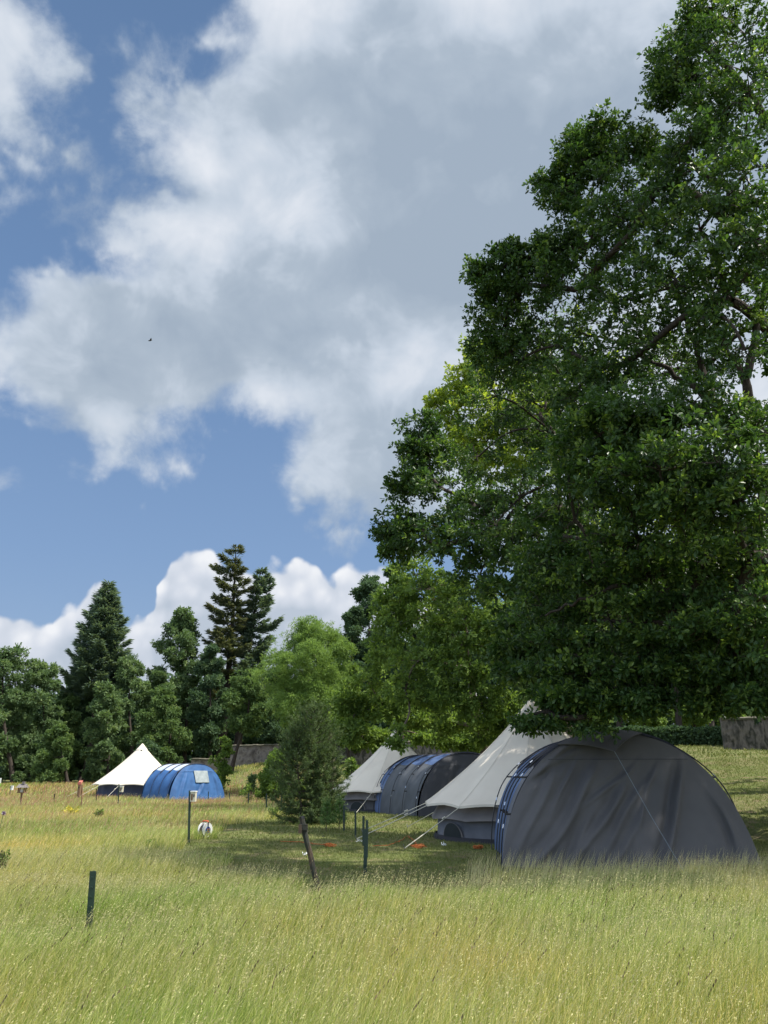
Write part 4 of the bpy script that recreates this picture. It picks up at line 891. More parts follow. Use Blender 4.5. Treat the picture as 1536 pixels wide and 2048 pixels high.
def pine():
    g = np.random.default_rng(9); bx, by = ground_hit(624, 1648, 0); by = min(by, 27.5); bx = at(624, 1640, by)[0]; z0 = float(gz(bx, by)); B = np.array((bx, by, z0))
    t = empty('pine_tree', tuple(B), 0, 'young bushy pine with upright candles left of the middle bell tent', 'tree')
    Hh = at(628, 1420, by)[2] - z0; m = mpp(628, 1550, by); lb = MB(); lv = MB()
    def shoot(P, A, n, ln, L):
        """needle brush along a shoot"""
        s = g.uniform(0, 1, n); Q = P + A * (s * L)[:, None]; D = unit(A * .75 + unit(g.normal(size=(n, 3))) * .8)
        put_leaves(lv, Q, D, g.normal(size=(n, 3)), np.full(n, ln) * g.uniform(.7, 1.2, n), NEED, np.clip(np.full(n, g.normal(.45, .2)) + g.normal(0, .12, n), 0, 1))
    NEED = (np.array([(0, -.075, 0), (0, .075, 0), (1, .0, 0)]), [(0, 1, 2)])
    for dx, hh, w0 in ((0, 1.0, 1.0), (-.55, .80, .8), (.45, .62, .6)):
        P0 = np.array((dx * .5, g.uniform(-.3, .3), 0)); tip = np.array((dx, g.uniform(-.2, .2), Hh * hh)); tp = curve(P0, tip, g, .04, 10); lb.tube(tp, np.linspace(.055 * w0, .012, 10), 6)
        nw = int(15 * hh) + 2
        for w in range(nw):
            u = w / (nw - 1); k = (1 - u) * 8.55 + .22; i0 = int(k); p = tp[i0] * (1 - (k - i0)) + tp[min(9, i0 + 1)] * (k - i0)
            Rw = 86 * m * w0 * (.22 + .86 * u ** .6) * (1 if u < .9 else .85)
            for b in range(7):
                a = b * .9 + w * 1.7 + g.uniform(-.3, .3); L = Rw * g.uniform(.65, 1.1); s = np.linspace(0, 1, 7)
                br = p + np.stack([np.cos(a) * L * s, np.sin(a) * L * s, L * (.10 * s + .45 * s ** 2) * (1 - .75 * u) + L * .12 * s ** 3 - .10 * L * s * u], -1)
                lb.tube(br, np.linspace(.014, .005, 7), 3, cap=False)
                for q in range(int(7 + L * 13)):
                    f = g.uniform(.25, 1.0); kk = f * 5.99; j = int(kk); c = br[j] * (1 - (kk - j)) + br[j + 1] * (kk - j); d = unit(np.array((math.cos(a), math.sin(a), .35 + (1 - u))) + g.normal(size=3) * .6)
                    sl = g.uniform(.10, .24); shoot(c, d, 24, .085, sl)
                e = br[-1]; shoot(e, unit(np.array((math.cos(a) * .4, math.sin(a) * .4, 1.0 - .5 * u))), 26, .06, g.uniform(.15, .36) * (1.3 - .8 * u))
        for _ in range(10):
            shoot(tip + g.normal(size=3) * (.12, .12, .16), unit(np.array((0, 0, 1)) + g.normal(size=3) * .15), 30, .05, g.uniform(.25, .5))
    lb.build('trunk', BARK, t, smooth=True); lv.build('crown', PINEM, t, attr=True)
    for (px, py, hh, lab) in ((640, 1640, .95, 'pale young pine sapling at the right foot of the pine'), (652, 1665, .6, 'small drooping pine seedling in front of the pine'), (678, 1662, .62, 'small pine seedling between the pine and the thin stakes')):
        x, y = ground_hit(px, py); z = float(gz(x, y)); q = empty('pine_sapling', (x, y, z), 0, lab, 'sapling', 'pine saplings by the pine'); lb = MB(); lv = MB()
        hz = 85 * m * hh; lb.tube([(0, 0, 0), (.02, 0, hz * .6), (0, .01, hz)], [.012, .008, .004], 4)
        for w in range(5):
            for b in range(5):
                a = b * 1.26 + w; L = .34 * hh * (1 - w / 6); c = np.array((0, 0, hz * (.18 + w * .15))); d = unit(np.array((math.cos(a), math.sin(a), .7)))
                lb.tube([c, c + d * L], [.005, .003], 3); shoot(c + d * L * .2, d, 46, .085, L * .9); shoot(c + d * L * .7, unit(d + (0, 0, 1.0)), 22, .07, .16)
        shoot(np.array((0, 0, hz * .75)), np.array((0, 0, 1.)), 50, .08, hz * .3)
        lb.build('trunk', BARK, q); lv.build('crown', PINEL, q, attr=True)
pine()
g_ = np.random.default_rng(5)
def sapling(px, bot, top, Y, w, lm, label, seed, name='sapling', cat='sapling', n=10, leaf=.16):
    g = np.random.default_rng(seed); p = at(px, bot, Y); zt = at(px, top, Y)[2]; z0 = float(gz(p[0], Y)); m = mpp(px, bot, Y); W = w * m
    L = [(p[0] + g.normal(0, W * .35) * (1.1 - i / n), Y + g.normal(0, W * .3), z0 + (zt - z0) * (.15 + .78 * i / n), W * .42 * (1.15 - .7 * i / n)) for i in range(n)]
    tree(name, (p[0], Y), zt - z0, L, label, cat, lm, bark=BARK, leaf=leaf, tpl=OVAL, sprays=12, tips=4, per=7, tipr=.1, sprr=.2, seed=seed, trunk_r=.05, limb_r=.02, twig=False, trunk_top=(p[0], Y, zt - .2))
sapling(446, 1572, 1462, 56, 26, MIDG, 'slender birch sapling right of the bright blue tent', 301, n=12)
sapling(552, 1585, 1495, 45, 52, MIDG, 'leafy pale green bush at the left of the pine', 302, n=18, name='bush', cat='bush', leaf=.15)
sapling(540, 1580, 1520, 46, 26, MIDG, 'small round bush left of the pale bush', 303, n=8, name='bush', cat='bush', leaf=.15)
sapling(504, 1572, 1545, 56, 12, FARG, 'tiny shrub alone on the grassy bank', 304, n=5, name='shrub', cat='shrub', leaf=.12)
sapling(700, 1560, 1505, 47, 16, MIDG, 'thin sapling behind the middle bell tent', 305, n=6)

# far dense wood that closes the view between the trunks
def far_wood():
    g = np.random.default_rng(8); lv = MB(); n = 95000
    px = g.uniform(-300, 1850, n); Y = g.uniform(84, 100, n); x = (px - 768) / F * Y * 1.0
    topz = np.interp(px, [-300, 0, 150, 300, 420, 600, 760, 1000, 1850], [9.5, 9.5, 9, 9.5, 11.5, 9, 13, 17, 20]) + 1.2 * vnoise(np.stack([x, Y], -1), .35, 3, 3)
    z = gz(x, Y) + g.uniform(0, 1, n) ** 1.3 * topz
    c = 1.4 * np.stack([vnoise(np.stack([x, Y, z], -1), .6, k, 2) for k in (1, 2, 3)], -1)
    P = np.stack([x, Y, z], -1) + c * .5
    put_leaves(lv, P, g.normal(size=(n, 3)), unit(g.normal(size=(n, 3)) * .6 + (0, -.3, .8)), g.uniform(.5, .95, n), CLUMP, np.clip(.35 + .3 * vnoise(P, .5, 9, 2) + g.normal(0, .12, n), 0, 1))
    tag(lv.build('far_wood', DARKG, attr=True), 'dark wood closing the view behind the meadow trees', 'wood', kind='stuff')
far_wood()

# ------------------------------------------------------------------ walls and hedge
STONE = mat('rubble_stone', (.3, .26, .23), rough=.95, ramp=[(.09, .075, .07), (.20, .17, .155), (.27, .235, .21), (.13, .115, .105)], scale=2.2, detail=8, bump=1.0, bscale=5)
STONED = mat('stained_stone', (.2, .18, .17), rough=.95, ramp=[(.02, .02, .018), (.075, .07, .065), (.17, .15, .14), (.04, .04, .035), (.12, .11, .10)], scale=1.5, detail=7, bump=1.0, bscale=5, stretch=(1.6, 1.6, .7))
COPE = mat('mossy_coping', (.12, .12, .09), rough=.95, ramp=[(.06, .065, .04), (.17, .15, .12)], scale=3, bump=.8, bscale=8)
def wall(x1, y1, x2, y2, zt1, zt2, thick, label, m, seed, zb=None):
    L = math.hypot(x2 - x1, y2 - y1); n = max(8, int(L / .22)); u = np.linspace(0, 1, n); ux, uy = (x2 - x1) / L, (y2 - y1) / L; nx_, ny_ = uy, -ux
    o = empty('stone_wall', (x1, y1, 0), 0, label, 'wall', 'rubble stone walls'); g = np.random.default_rng(seed)
    X, Y = x1 + ux * L * u, y1 + uy * L * u; zb_ = gz(X, Y) - .3; zt = zt1 + (zt2 - zt1) * u
    k = 12; F1 = np.zeros((k, n, 3))
    def face(sgn):
        F1 = np.zeros((k, n, 3))
        for i in range(k):
            w = i / (k - 1); F1[i, :, 2] = zb_ * (1 - w) + zt * w; F1[i, :, 0] = X + sgn * nx_ * thick / 2; F1[i, :, 1] = Y + sgn * ny_ * thick / 2
        d = .035 * vnoise(F1, 3.5, seed, 3); F1[..., 0] += sgn * nx_ * d; F1[..., 1] += sgn * ny_ * d; return F1
    A, Bk = face(1), face(-1); b = MB(); o_ = np.array((x1, y1, 0))
    b.grid(A - o_).grid(Bk - o_).grid(np.stack([A[:, 0], Bk[:, 0]], 1) - o_).grid(np.stack([A[:, -1], Bk[:, -1]], 1) - o_); b.build('wall', m, o)
    c = MB(); zc = zt + .03 * vnoise(X[:, None] * np.ones((1, 2)), 2, seed, 2)
    ring = []
    for sx, dz in ((1.25, -.02), (1.3, .07), (.6, .13), (-.6, .13), (-1.3, .07), (-1.25, -.02)):
        ring.append(np.stack([X + nx_ * thick / 2 * sx, Y + ny_ * thick / 2 * sx, zc + dz], -1) - o_)
    ring.append(ring[0]); c.grid(np.array(ring)); c.np(np.array([r[0] for r in ring[:-1]]), [tuple(range(6))]); c.np(np.array([r[-1] for r in ring[:-1]]), [tuple(range(6))]); c.build('coping', COPE, o)
def wall_px(a, b, Ya, Yb, pya, pyb, *r):
    p, q = at(a, pya, Ya), at(b, pyb, Yb); wall(p[0], Ya, q[0], Yb, p[2], q[2], .4, *r)
wall_px(464, 560, 71, 69, 1493, 1491, 'pinkish rubble wall on top of the bank right of the blue tent', STONE, 1)
wall_px(385, 462, 72, 71.2, 1519, 1520, 'low rubble wall stub behind the bright blue tent', STONE, 2)
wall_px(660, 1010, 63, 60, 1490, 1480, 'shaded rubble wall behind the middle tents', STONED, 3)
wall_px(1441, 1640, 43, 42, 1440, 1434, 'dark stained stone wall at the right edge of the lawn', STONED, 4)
def hedge():
    g = np.random.default_rng(12); a, b = at(1030, 1458, 50), at(1437, 1457, 47); n = 26000; u = g.uniform(0, 1, n); x = a[0] + (b[0] - a[0]) * u; y = a[1] + (b[1] - a[1]) * u + g.uniform(-.7, .7, n)
    zt = a[2] + (b[2] - a[2]) * u; z0 = gz(x, y); z = z0 + (zt - z0) * g.uniform(0, 1, n) ** .7 + .05 * np.sin(x * 3)
    t = empty('hedge', (a[0], a[1], float(gz(a[0], a[1]))), 0, 'low dark hedge along the top of the lawn left of the stained wall', 'hedge'); B = np.array(t.location)
    lv = MB(); put_leaves(lv, np.stack([x, y, z], -1) - B, g.normal(size=(n, 3)), unit(g.normal(size=(n, 3)) + (0, 0, .6)), g.uniform(.12, .24, n), CLUMP, np.clip(g.normal(.4, .2, n), 0, 1)); lv.build('foliage', DARKG, t, attr=True)
    st = MB(); 
    P = np.stack([np.linspace(a[0], b[0], 12), np.linspace(a[1], b[1], 12), gz(np.linspace(a[0], b[0], 12), np.linspace(a[1], b[1], 12)) + .35], -1) - B; st.tube(P, .12, 5); st.build('stem', BARKD, t)
hedge()

# ------------------------------------------------------------------ posts, boxes, feeder, reel, cables
PGREEN = mat('dark_green_paint', (.012, .035, .022), rough=.45, ramp=[(.010, .028, .018), (.02, .045, .03)], scale=12, spec=.5)
PRUST = mat('weathered_post', (.04, .035, .03), rough=.85, ramp=[(.02, .025, .02), (.035, .035, .028), (.11, .07, .045)], scale=6, bump=.3, stretch=(1, 1, .5))
WOODB = mat('brown_wood', (.20, .12, .07), rough=.85, ramp=[(.14, .085, .05), (.26, .16, .10)], scale=8, stretch=(4, 4, .6))
REDROOF = mat('faded_red_roof', (.42, .12, .09), rough=.7, ramp=[(.36, .10, .08), (.50, .17, .13)], scale=8)
PALEBOX = mat('cream_box_paint', (.62, .58, .46), rough=.6, ramp=[(.55, .51, .40), (.68, .64, .52)], scale=10)
WHITEP = mat('white_paint', (.75, .76, .75), rough=.5)
SLATE = mat('grey_shingle', (.16, .14, .13), rough=.9, ramp=[(.09, .08, .08), (.24, .21, .20)], scale=14)
ORANGE = mat('orange_cord', (.40, .12, .03), rough=.7)
ORANGEP = mat('orange_plastic', (.60, .10, .03), rough=.4, spec=.5)
BLACKPL = mat('black_plastic', (.015, .015, .017), rough=.4, spec=.5)
BLUEPL = mat('blue_plastic', (.02, .07, .30), rough=.4)
LIME = mat('lime_panel', (.25, .50, .08), rough=.6)
def base_pt(px, py, hid=0.0):
    x, y = ground_hit(px, py, hid)
    for _ in range(6):
        x, y = ground_hit(px, py, float(gz(x, y)) + hid)
        if y < 0 or y > 90: y = 60; x = (px - 768) / F * y * .97
    return x, y, float(gz(x, y))
def vec_to(px, py, Y, B): return at(px, py, Y) - np.array(B)
def stake(bpx, bpy_, tpx, tpy, r, label, m=PGREEN, hid=.10, group='fence stakes round the meadow', profile='T', cap=None):
    B = base_pt(bpx, bpy_, hid); t = empty('fence_stake', B, 0, label, 'stake', group); top = vec_to(tpx, tpy, B[1], B)
    d = top / np.linalg.norm(top); bot = -d * .1; b = MB()
    if profile == 'T':
        n = 9; P = np.linspace(bot, top, n); w = r
        for ox, oy, sx, sy in ((0, -w * .35, w * 2, w * .28), (0, w * .45, w * .28, w * 1.4)):
            G = np.stack([P + (ox - sx / 2, oy - sy / 2, 0), P + (ox + sx / 2, oy - sy / 2, 0), P + (ox + sx / 2, oy + sy / 2, 0), P + (ox - sx / 2, oy + sy / 2, 0)], 1)
            b.grid(G, close=True); b.np(G[-1], [(0, 1, 2, 3)])
        for q in np.linspace(.2, .92, 7):
            c = bot + (top - bot) * q; b.box(c + (0, -w * .62, 0), (w * .8, w * .3, w * .45))
    else:
        P = np.linspace(bot, top, 8); P[1:-1] += np.random.default_rng(int(bpx)).normal(size=(6, 3)) * r * .12; b.tube(P, r, 8)
    b.build('stake', m, t)
    if profile != 'T': MB().tube([top - d * .03, top + d * .004], r * 1.06, 8).build('cap', BLACKP, t)
    return t, top, B
stake(180, 1852, 187, 1742, .030, 'short dark green stake standing alone in the left foreground grass', hid=.12)
lt, ltop, lB = stake(641, 1791, 603, 1633, .034, 'weathered stake leaning left at the corner of the lawn', m=PRUST, hid=.05, profile='R')
cl = at(607, 1654, lB[1]) - np.array(lB); MB().box(cl + (0, -.03, 0), (.11, .05, .07)).box(cl + (-.035, -.06, -.02), (.04, .03, .10)).build('clamp', PRUST, lt)
stake(730, 1744, 732, 1658, .028, 'dark green stake, front one of the close pair left of the near bell tent', hid=.04)
stake(733, 1712, 734, 1640, .026, 'dark stake, rear one of the close pair left of the near bell tent', hid=.04)
stake(727, 1688, 727, 1632, .026, 'black stake just left of the close pair', hid=.04)
stake(711, 1669, 711, 1620, .024, 'slim grey stake in front of the middle bell tent wall', hid=.04)
stake(688, 1659, 688, 1611, .026, 'slim dark stake beside the window of the middle bell tent', hid=.04)
stake(664, 1645, 664, 1607, .024, 'slim dark stake half hidden by the pine saplings', hid=.04)
for i, (px, b_, t_, lab) in enumerate(((563, 1618, 1590, 'thin stake closest to the pine on its left'), (533, 1613, 1587, 'thin stake second to the left of the pine'), (497, 1607, 1586, 'thin stake third to the left of the pine'), (459, 1598, 1585, 'short stake just right of the bright blue tent'), (417, 1597, 1583, 'short stake before the window end of the bright blue tent'), (335, 1593, 1580, 'short stake before the middle of the bright blue tent'), (193, 1600, 1577, 'rusty stub of a stake at the left guy rope of the far bell tent'), (109, 1600, 1588, 'short stub between feeder and red roofed box'))):
    stake(px, b_, px, t_, .028, lab, m=(PGREEN if i not in (6, 7) else PRUST), hid=.15, group='thin stakes in the far grass')
def boxpost(bpx, bpy_, tpx, tpy, x0, y0, x1, y1, label, boxm, hid=.15, dark=True):
    B = base_pt(bpx, bpy_, hid); t = empty('post_with_box', B, 0, label, 'box post'); top = vec_to(tpx, tpy, B[1], B); b = MB(); b.tube(np.linspace((0, 0, -.1), top, 6), .028, 7); b.build('post', PGREEN, t)
    a = vec_to(x0, y1, B[1], B); c = vec_to(x1, y0, B[1], B); w, h = c[0] - a[0], c[2] - a[2]; cc = (a + c) / 2
    q = MB(); q.box(cc + (0, -.02, 0), (w, .15, h)); bx = q.build('box', boxm, t)
    MB().box(cc + (0, -.02, h / 2 + .012), (w * 1.12, .20, .022)).build('lid', WHITEP, bx)
    MB().box(cc + (-w * .18, -.1, -h * .02), (w * .34, .014, h * .66)).build('front_panel', WOODB if dark else WHITEP, bx)
    MB().box(cc + (w * .25, -.1, h * .12), (w * .2, .012, h * .3)).build('label_plate', BLACKPL, bx)
boxpost(379, 1672, 380, 1581, 382, 1584, 393, 1603, 'green post carrying a cream box, standing left of the cable reel', PALEBOX)
boxpost(237, 1608, 238, 1568, 240, 1573, 247, 1584, 'small green post with cream box in front of the far bell tent', PALEBOX)
boxpost(20, 1592, 21, 1573, 22, 1572, 27, 1580, 'thin post with tiny white box left of the bird feeder', WHITEP, dark=False)
def nest_box():
    B = base_pt(164, 1613, .15); t = empty('nest_box', B, 0, 'tall brown nest box with faded red roof on a thin post', 'nest box'); v = lambda x, y: vec_to(x, y, B[1], B)
    MB().tube(np.linspace((0, 0, -.1), v(164.5, 1570), 5), .03, 6).build('post', WOODB, t)
    a, c = v(157, 1592), v(164.5, 1568); w, h = c[0] - a[0], c[2] - a[2]; cc = (a + c) / 2 + np.array((0, -.1, 0)); bx = MB().box(cc, (w, .2, h)).build('box', WOODB, t)
    MB().lathe([(.001, 0), (.03, 0), (.032, .01)], (0, 0, 0), 12).build('entrance', BLACKPL, bx).matrix_local = __import__('mathutils').Matrix.Translation(Vector(cc + (0, -.105, h * .2))) @ __import__('mathutils').Matrix.Rotation(R(90), 4, 'X')
    MB().box(cc + (.02, -.02, -h / 2 - .03), (w * .55, .14, .05)).build('perch', WOODB, bx)
    r = MB(); rw = w * 1.5; q_ = __import__('mathutils').Matrix.Rotation(R(38), 3, 'X').to_quaternion(); r.box(cc + (0, .0, h / 2 + .07), (rw, .22, .03), q_); r.box(cc + (0, -.10, h / 2 + .03), (rw, .03, .11)); r.build('roof', REDROOF, t)
nest_box()
def feeder():
    B = base_pt(42, 1608, .15); t = empty('bird_feeder', B, 0, 'wooden bird feeder house with shingled roof on a brown post', 'bird feeder'); v = lambda x, y: vec_to(x, y, B[1], B)
    top = v(43.5, 1586); MB().tube(np.linspace((0, 0, -.1), top, 5), .045, 6).build('post', WOODB, t); w = v(52, 1580)[0] - v(36, 1580)[0]; z0 = top[2]
    c = np.array((top[0], 0, 0)); MB().box(c + (0, 0, z0 + .02), (w * .95, w * .7, .04)).build('tray', WOODB, t)
    for sx in (-.36, .36):
        for sy in (-.25, .25): MB().box(c + (sx * w, sy * w, z0 + .14), (.05, .05, .22)).build('support', WOODB, t)
    MB().box(c + (0, 0, z0 + .12), (w * .3, w * .3, .16)).build('seed_hopper', PALEBOX, t)
    hw, e, zr = w * .62, w * .5, z0 + .25; r = MB(); rh = .17
    V = np.array([(-hw, -e, zr), (hw, -e, zr), (hw, e, zr), (-hw, e, zr), (-hw * .75, 0, zr + rh), (hw * .75, 0, zr + rh)]) + c
    r.np(V, [(0, 1, 5, 4), (2, 3, 4, 5), (1, 2, 5), (3, 0, 4), (0, 3, 2, 1)]); rf = r.build('roof', SLATE, t)
    MB().box(c + (hw * .15, -.02, zr + rh + .05), (.12, .1, .12)).build('chimney', SLATE, rf)
feeder()
def signpanel():
    B = base_pt(-4, 1592, .1); t = empty('info_panel', B, 0, 'white and lime green panel cut by the left edge', 'panel'); v = lambda x, y: vec_to(x, y, B[1], B)
    a, c = v(-22, 1585), v(3, 1556); w, h = c[0] - a[0], c[2] - a[2]; cc = (a + c) / 2
    MB().box(cc + (0, 0, h * .32), (w, .04, h * .36)).build('board', WHITEP, t); MB().box(cc + (0, 0, -h * .18), (w * .96, .035, h * .62)).build('lower_board', LIME, t)
    for sx in (-.3, .3): MB().tube([cc + (sx * w, .04, h * .4), (cc[0] + sx * w, .04, -.1)], .03, 6).build('leg', PGREEN, t)
signpanel()
def thistle():
    B = base_pt(-2, 1668, .0); t = empty('thistle', B, 0, 'single thistle with purple white head at the left edge', 'thistle'); top = vec_to(7, 1627, B[1], B)
    MB().tube(np.array([(0, 0, 0), top * .5 + (-.01, 0, 0), top]), .008, 5).build('stem', mat('thistle_stem', (.08, .10, .05)), t)
    g = np.random.default_rng(2); hd = MB(); n = 90; D = unit(g.normal(size=(n, 3)) + (.2, 0, .6)); put_leaves(hd, np.repeat(top[None], n, 0), D, g.normal(size=(n, 3)), g.uniform(.04, .08, n), LONG, g.uniform(0, 1, n))
    hd.build('head', mat('thistle_head', (.3, .2, .3), attr=[(.10, .05, .12), (.32, .20, .34), (.75, .72, .74)]), t, attr=True)
thistle()
def weed(px, py, hpx, label, m, seed, cat='plant', name='meadow_plant', n=26, spread=.5, leaf=.07):
    g = np.random.default_rng(seed); B = base_pt(px, py); hh = hpx * mpp(px, py, B[1]); t = empty(name, B, 0, label, cat); st = MB(); lf = MB()
    for i in range(n):
        a = g.uniform(0, 6.28); d = np.array((math.cos(a), math.sin(a), 0)) * spread * hh * g.uniform(.2, 1); e = d + np.array((0, 0, hh * g.uniform(.6, 1.1))); P = np.array([d * .2, d * .5 + e * .5 * (.4, .4, 1), e]); st.tube(P, .004, 3, cap=False)
        k = 9; s = g.uniform(.35, 1, k); Q = P[0] * (1 - s[:, None]) + e * s[:, None]; put_leaves(lf, Q, unit(g.normal(size=(k, 3)) + (0, 0, .6)), g.normal(size=(k, 3)), np.full(k, leaf) * g.uniform(.5, 1.2, k), OVAL, g.uniform(0, 1, k))
    st.build('stem', BARK if m is not PINEL else PINEL, t); lf.build('foliage', m, t, attr=True)
YEL = mat('yellow_flowers', (.6, .5, .05), attr=[(.35, .38, .06), (.60, .50, .05), (.70, .60, .10)])
weed(142, 1632, 16, 'yellow flowering tuft in the reddish grass below the red roofed box', YEL, 1, spread=1.1, leaf=.09)
weed(-2, 1758, 50, 'leafy dark weed cut by the left edge', MIDG, 2, leaf=.05, n=34, spread=.3)
weed(197, 1640, 18, 'green leafy tuft behind the reddish grass', MIDG, 4, leaf=.09)
weed(548, 1636, 18, 'feathery green plant left of the pine foot', MIDG, 5, leaf=.10, spread=.8)
weed(300, 1700, 18, 'green tuft in the meadow left of the green post', MIDG, 6, leaf=.07)
def reel():
    B = base_pt(409, 1677, .0); t = empty('cable_reel', B, R(58), 'white cable reel with orange handle standing on the lawn edge', 'cable reel'); r = .165; M_ = __import__('mathutils').Matrix
    rot = M_.Rotation(R(90), 3, 'X'); ax = M_.Rotation(R(90), 3, 'X').to_quaternion()
    def disc(y, m, name, prof, par=t): return MB().lathe(prof, (0, y, r + .03), 26, ax).build(name, m, par, smooth=False)
    fl = [(.03, -.004), (r * .80, -.004), (r, -.009), (r, .009), (r * .8, .004), (.03, .004), (.03, -.004)]
    disc(-.075, WHITEP, 'flange', fl); disc(.075, WHITEP, 'flange', fl)
    disc(0, BLACKPL, 'cable_drum', [(.02, -.07), (.12, -.07), (.128, -.03), (.12, 0), (.13, .035), (.12, .07), (.02, .07)])
    disc(-.092, BLUEPL, 'hub', [(.001, -.012), (.062, -.012), (.075, .012), (.001, .012)])
    for k in range(3):
        a = k * 2.1 + .5; MB().box((math.cos(a) * .035, -.108, r + .03 + math.sin(a) * .035), (.026, .012, .026)).build('socket', ORANGEP, t)
    for y in (-.098, .098):
        MB().tube([(-.13, y, .0), (-.07, y, .12), (0, y, r + .03), (0, y, 2 * r + .04)], .011, 6).build('frame', BLACKPL, t); MB().tube([(.13, y, .0), (.07, y, .12), (0, y, r + .03)], .011, 6).build('frame', BLACKPL, t)
    MB().tube([(0, -.098, 2 * r + .04), (0, -.06, 2 * r + .065), (0, .06, 2 * r + .065), (0, .098, 2 * r + .04)], .017, 8).build('handle', ORANGEP, t)
reel()
def cable(pts, label, seed, r=.008):
    g = np.random.default_rng(seed); P = [];
    for i in range(len(pts) - 1):
        for u in np.linspace(0, 1, 7, endpoint=False): P.append((pts[i][0] * (1 - u) + pts[i + 1][0] * u, pts[i][1] * (1 - u) + pts[i + 1][1] * u))
    P.append(pts[-1]); W = np.array([base_pt(*p) for p in P]); W[:, :2] += g.normal(size=(len(W), 2)) * .02; W[:, 2] += .035
    tag(MB().tube(W, r, 5).build('orange_cable', ORANGE), label, 'cable', 'orange cables on the lawn')
def coil(px, py, w, label, seed, n=9):
    g = np.random.default_rng(seed); B = base_pt(px, py); m = mpp(px, py, B[1]); b = MB()
    for k in range(n):
        a = np.linspace(0, 2 * math.pi, 17); rx, ry = w * m * g.uniform(.25, .55), w * m * g.uniform(.2, .5); o = g.normal(size=2) * w * m * .1; tw = g.uniform(-.4, .4)
        b.tube(np.stack([o[0] + rx * np.cos(a + tw) * (1 + .15 * np.sin(3 * a)), o[1] + ry * np.sin(a), 0.03 + .005 * k + .02 * np.sin(2 * a + k)], -1), .006, 5, cap=False)
    o = b.build('cable_coil', ORANGE); o.location = B; tag(o, label, 'cable coil', 'orange cable coils')
cable([(560, 1686), (600, 1687), (640, 1692), (660, 1694)], 'orange cable trailing over the lawn behind the leaning stake', 1)
cable([(745, 1695), (775, 1694), (800, 1685), (817, 1674), (826, 1684), (836, 1694)], 'orange cable looping from the paired stakes to the big coil', 2)
coil(838, 1697, 28, 'heap of coiled orange cable left of the near bell tent wall', 3, 8)
coil(658, 1694, 20, 'small flat coil of orange cable right of the leaning stake', 4, 6)
coil(957, 1699, 18, 'orange cable coil between the near bell tent and the charcoal tunnel tent', 5, 8)
def twine(px, py, w, label, seed):
    g = np.random.default_rng(seed); B = base_pt(px, py); m = mpp(px, py, B[1]); n = 26; x = np.cumsum(g.normal(size=n) * .02) ; P = np.stack([np.linspace(-w / 2, w / 2, n) * m, x, .05 + .03 * np.abs(g.normal(size=n))], -1)
    o = MB().tube(P, .006, 5).build('white_twine', WHITEP); o.location = B; tag(o, label, 'twine', 'loose white twine on the lawn')
twine(723, 1689, 22, 'loose white twine at the foot of the paired stakes', 1); twine(609, 1717, 9, 'scrap of white twine beside the leaning stake', 2); twine(888, 1696, 9, 'scrap of white twine before the near bell tent wall', 3)
def lamp():
    px = 1447; Y = 52; p = at(px, 1425, Y); z0 = float(gz(p[0], Y)); t = empty('lamp_post', (p[0], Y, z0), 0, 'pale lamp post with round head glimpsed through the oak leaves', 'lamp post'); h = at(px, 1330, Y)[2] - z0
    MB().tube([(0, 0, 0), (0, 0, h)], [.07, .05], 8).build('pole', WHITEP, t); MB().lathe([(.001, -.10), (.16, -.07), (.2, 0), (.14, .08), (.001, .12)], (.22, 0, h), 14).build('lamp_head', WHITEP, t); MB().tube([(0, 0, h - .02), (.2, 0, h + .03)], .035, 6).build('arm', WHITEP, t)
lamp()
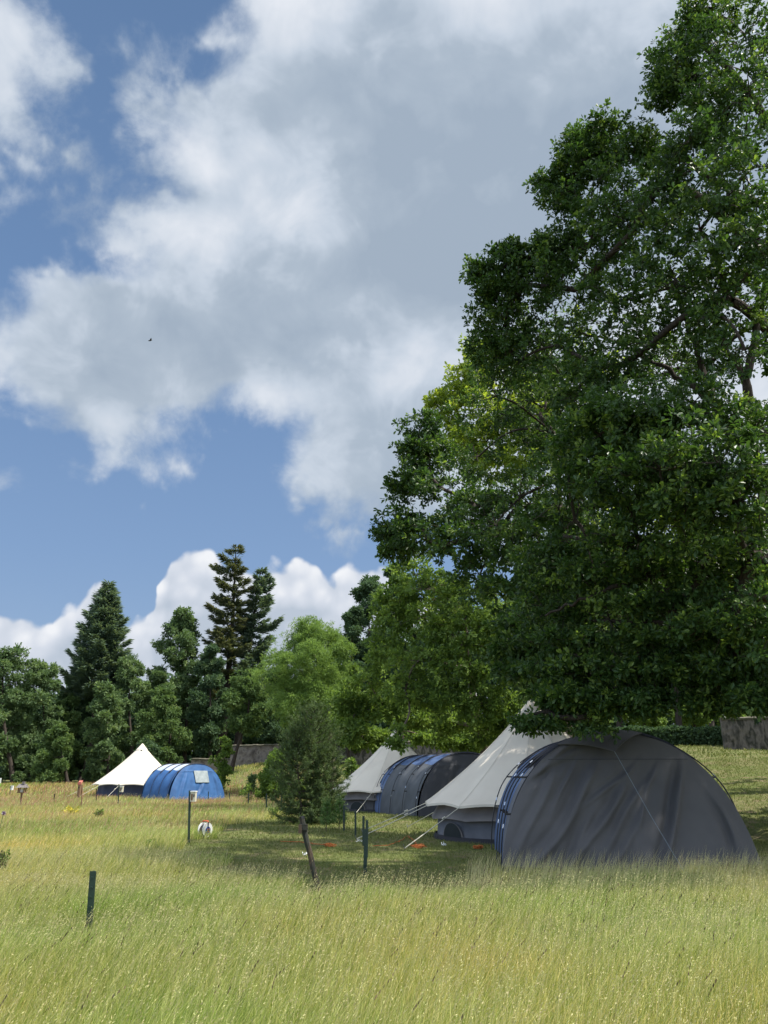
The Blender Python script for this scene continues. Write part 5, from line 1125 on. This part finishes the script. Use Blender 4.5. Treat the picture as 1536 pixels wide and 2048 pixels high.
def flag():
    Y = 54; p = at(955, 1470, Y); z0 = float(gz(p[0], Y)); t = empty('flag_pole', (p[0], Y, z0), 0, 'thin white pole with small orange and white flag among the leaves', 'flag pole'); h = at(955, 1385, Y)[2] - z0
    MB().tube([(0, 0, 0), (0, 0, h)], .035, 6).build('pole', WHITEP, t)
    for nm, m, x in (('orange_cloth', ORANGEP, -.28), ('white_cloth', WHITEP, -.12)):
        g1 = np.array([[(x + u * .16 + .03 * math.sin(w * 5), .03 * math.sin(w * 6 + u * 3), h - .05 - w * .62) for u in (0, .5, 1)] for w in np.linspace(0, 1, 8)]); MB().grid(g1).build(nm, m, t)
flag()
def bird():
    p = at(300, 681, 30); t = empty('bird', tuple(p), R(30), 'tiny dark bird flying high against the grey cloud', 'bird'); b = MB()
    b.lathe([(.001, -.16), (.03, -.11), (.055, 0), (.045, .08), (.03, .13), (.001, .18)], (0, 0, 0), 10, __import__('mathutils').Matrix.Rotation(R(62), 3, 'Y').to_quaternion()); t.scale = (.6, .6, .6); b.build('body', BLACKPL, t, smooth=True)
    for s in (-1, 1):
        V = np.array([(.04, 0, .02), (.10, s * .10, .06), (.02, s * .26, .10), (-.04, s * .10, .04)]); MB().np(np.concatenate([V, V + (0, 0, -.008)]), [(0, 1, 2, 3), (4, 5, 6, 7), (0, 1, 5, 4), (1, 2, 6, 5), (2, 3, 7, 6), (3, 0, 4, 7)]).build('wing', BLACKPL, t)
bird()

def shade_tree(x, y, label, seed, h=15):  # out-of-frame oaks, added to cast shade on the right lawn
    g = np.random.default_rng(seed); z0 = float(gz(x, y)); L = []
    for i in range(26):
        a = g.uniform(0, 6.28); u = g.uniform(.25, 1); w = 5.2 * math.sin(math.pi * min(.93, u)) ** .6; q = g.uniform(.2, 1) ** .5
        L.append((x + math.cos(a) * w * q, y + math.sin(a) * w * q, z0 + h * u - 1, g.uniform(1.1, 1.7)))
    tree('oak_tree', (x, y), h, L, label, 'tree', OAKM, bark=BARKD, leaf=.32, tpl=CLUMP, sprays=22, tips=4, per=6, tipr=.2, sprr=.5, seed=seed, trunk_r=.35, limb_r=.06, twig=False, group='unseen shade oaks beyond the right edge')
shade_tree(25.5, 30, 'unseen oak added beyond the right edge of the lawn to shade its lower part', 401)
shade_tree(31, 37, 'unseen shade oak added beyond the right edge behind the lower one', 402)
shade_tree(22.0, 23.5, 'unseen shade oak added outside the right edge level with the near bell tent', 403)
shade_tree(30.5, 45, 'unseen shade oak added outside the right edge beside the stained wall', 404)
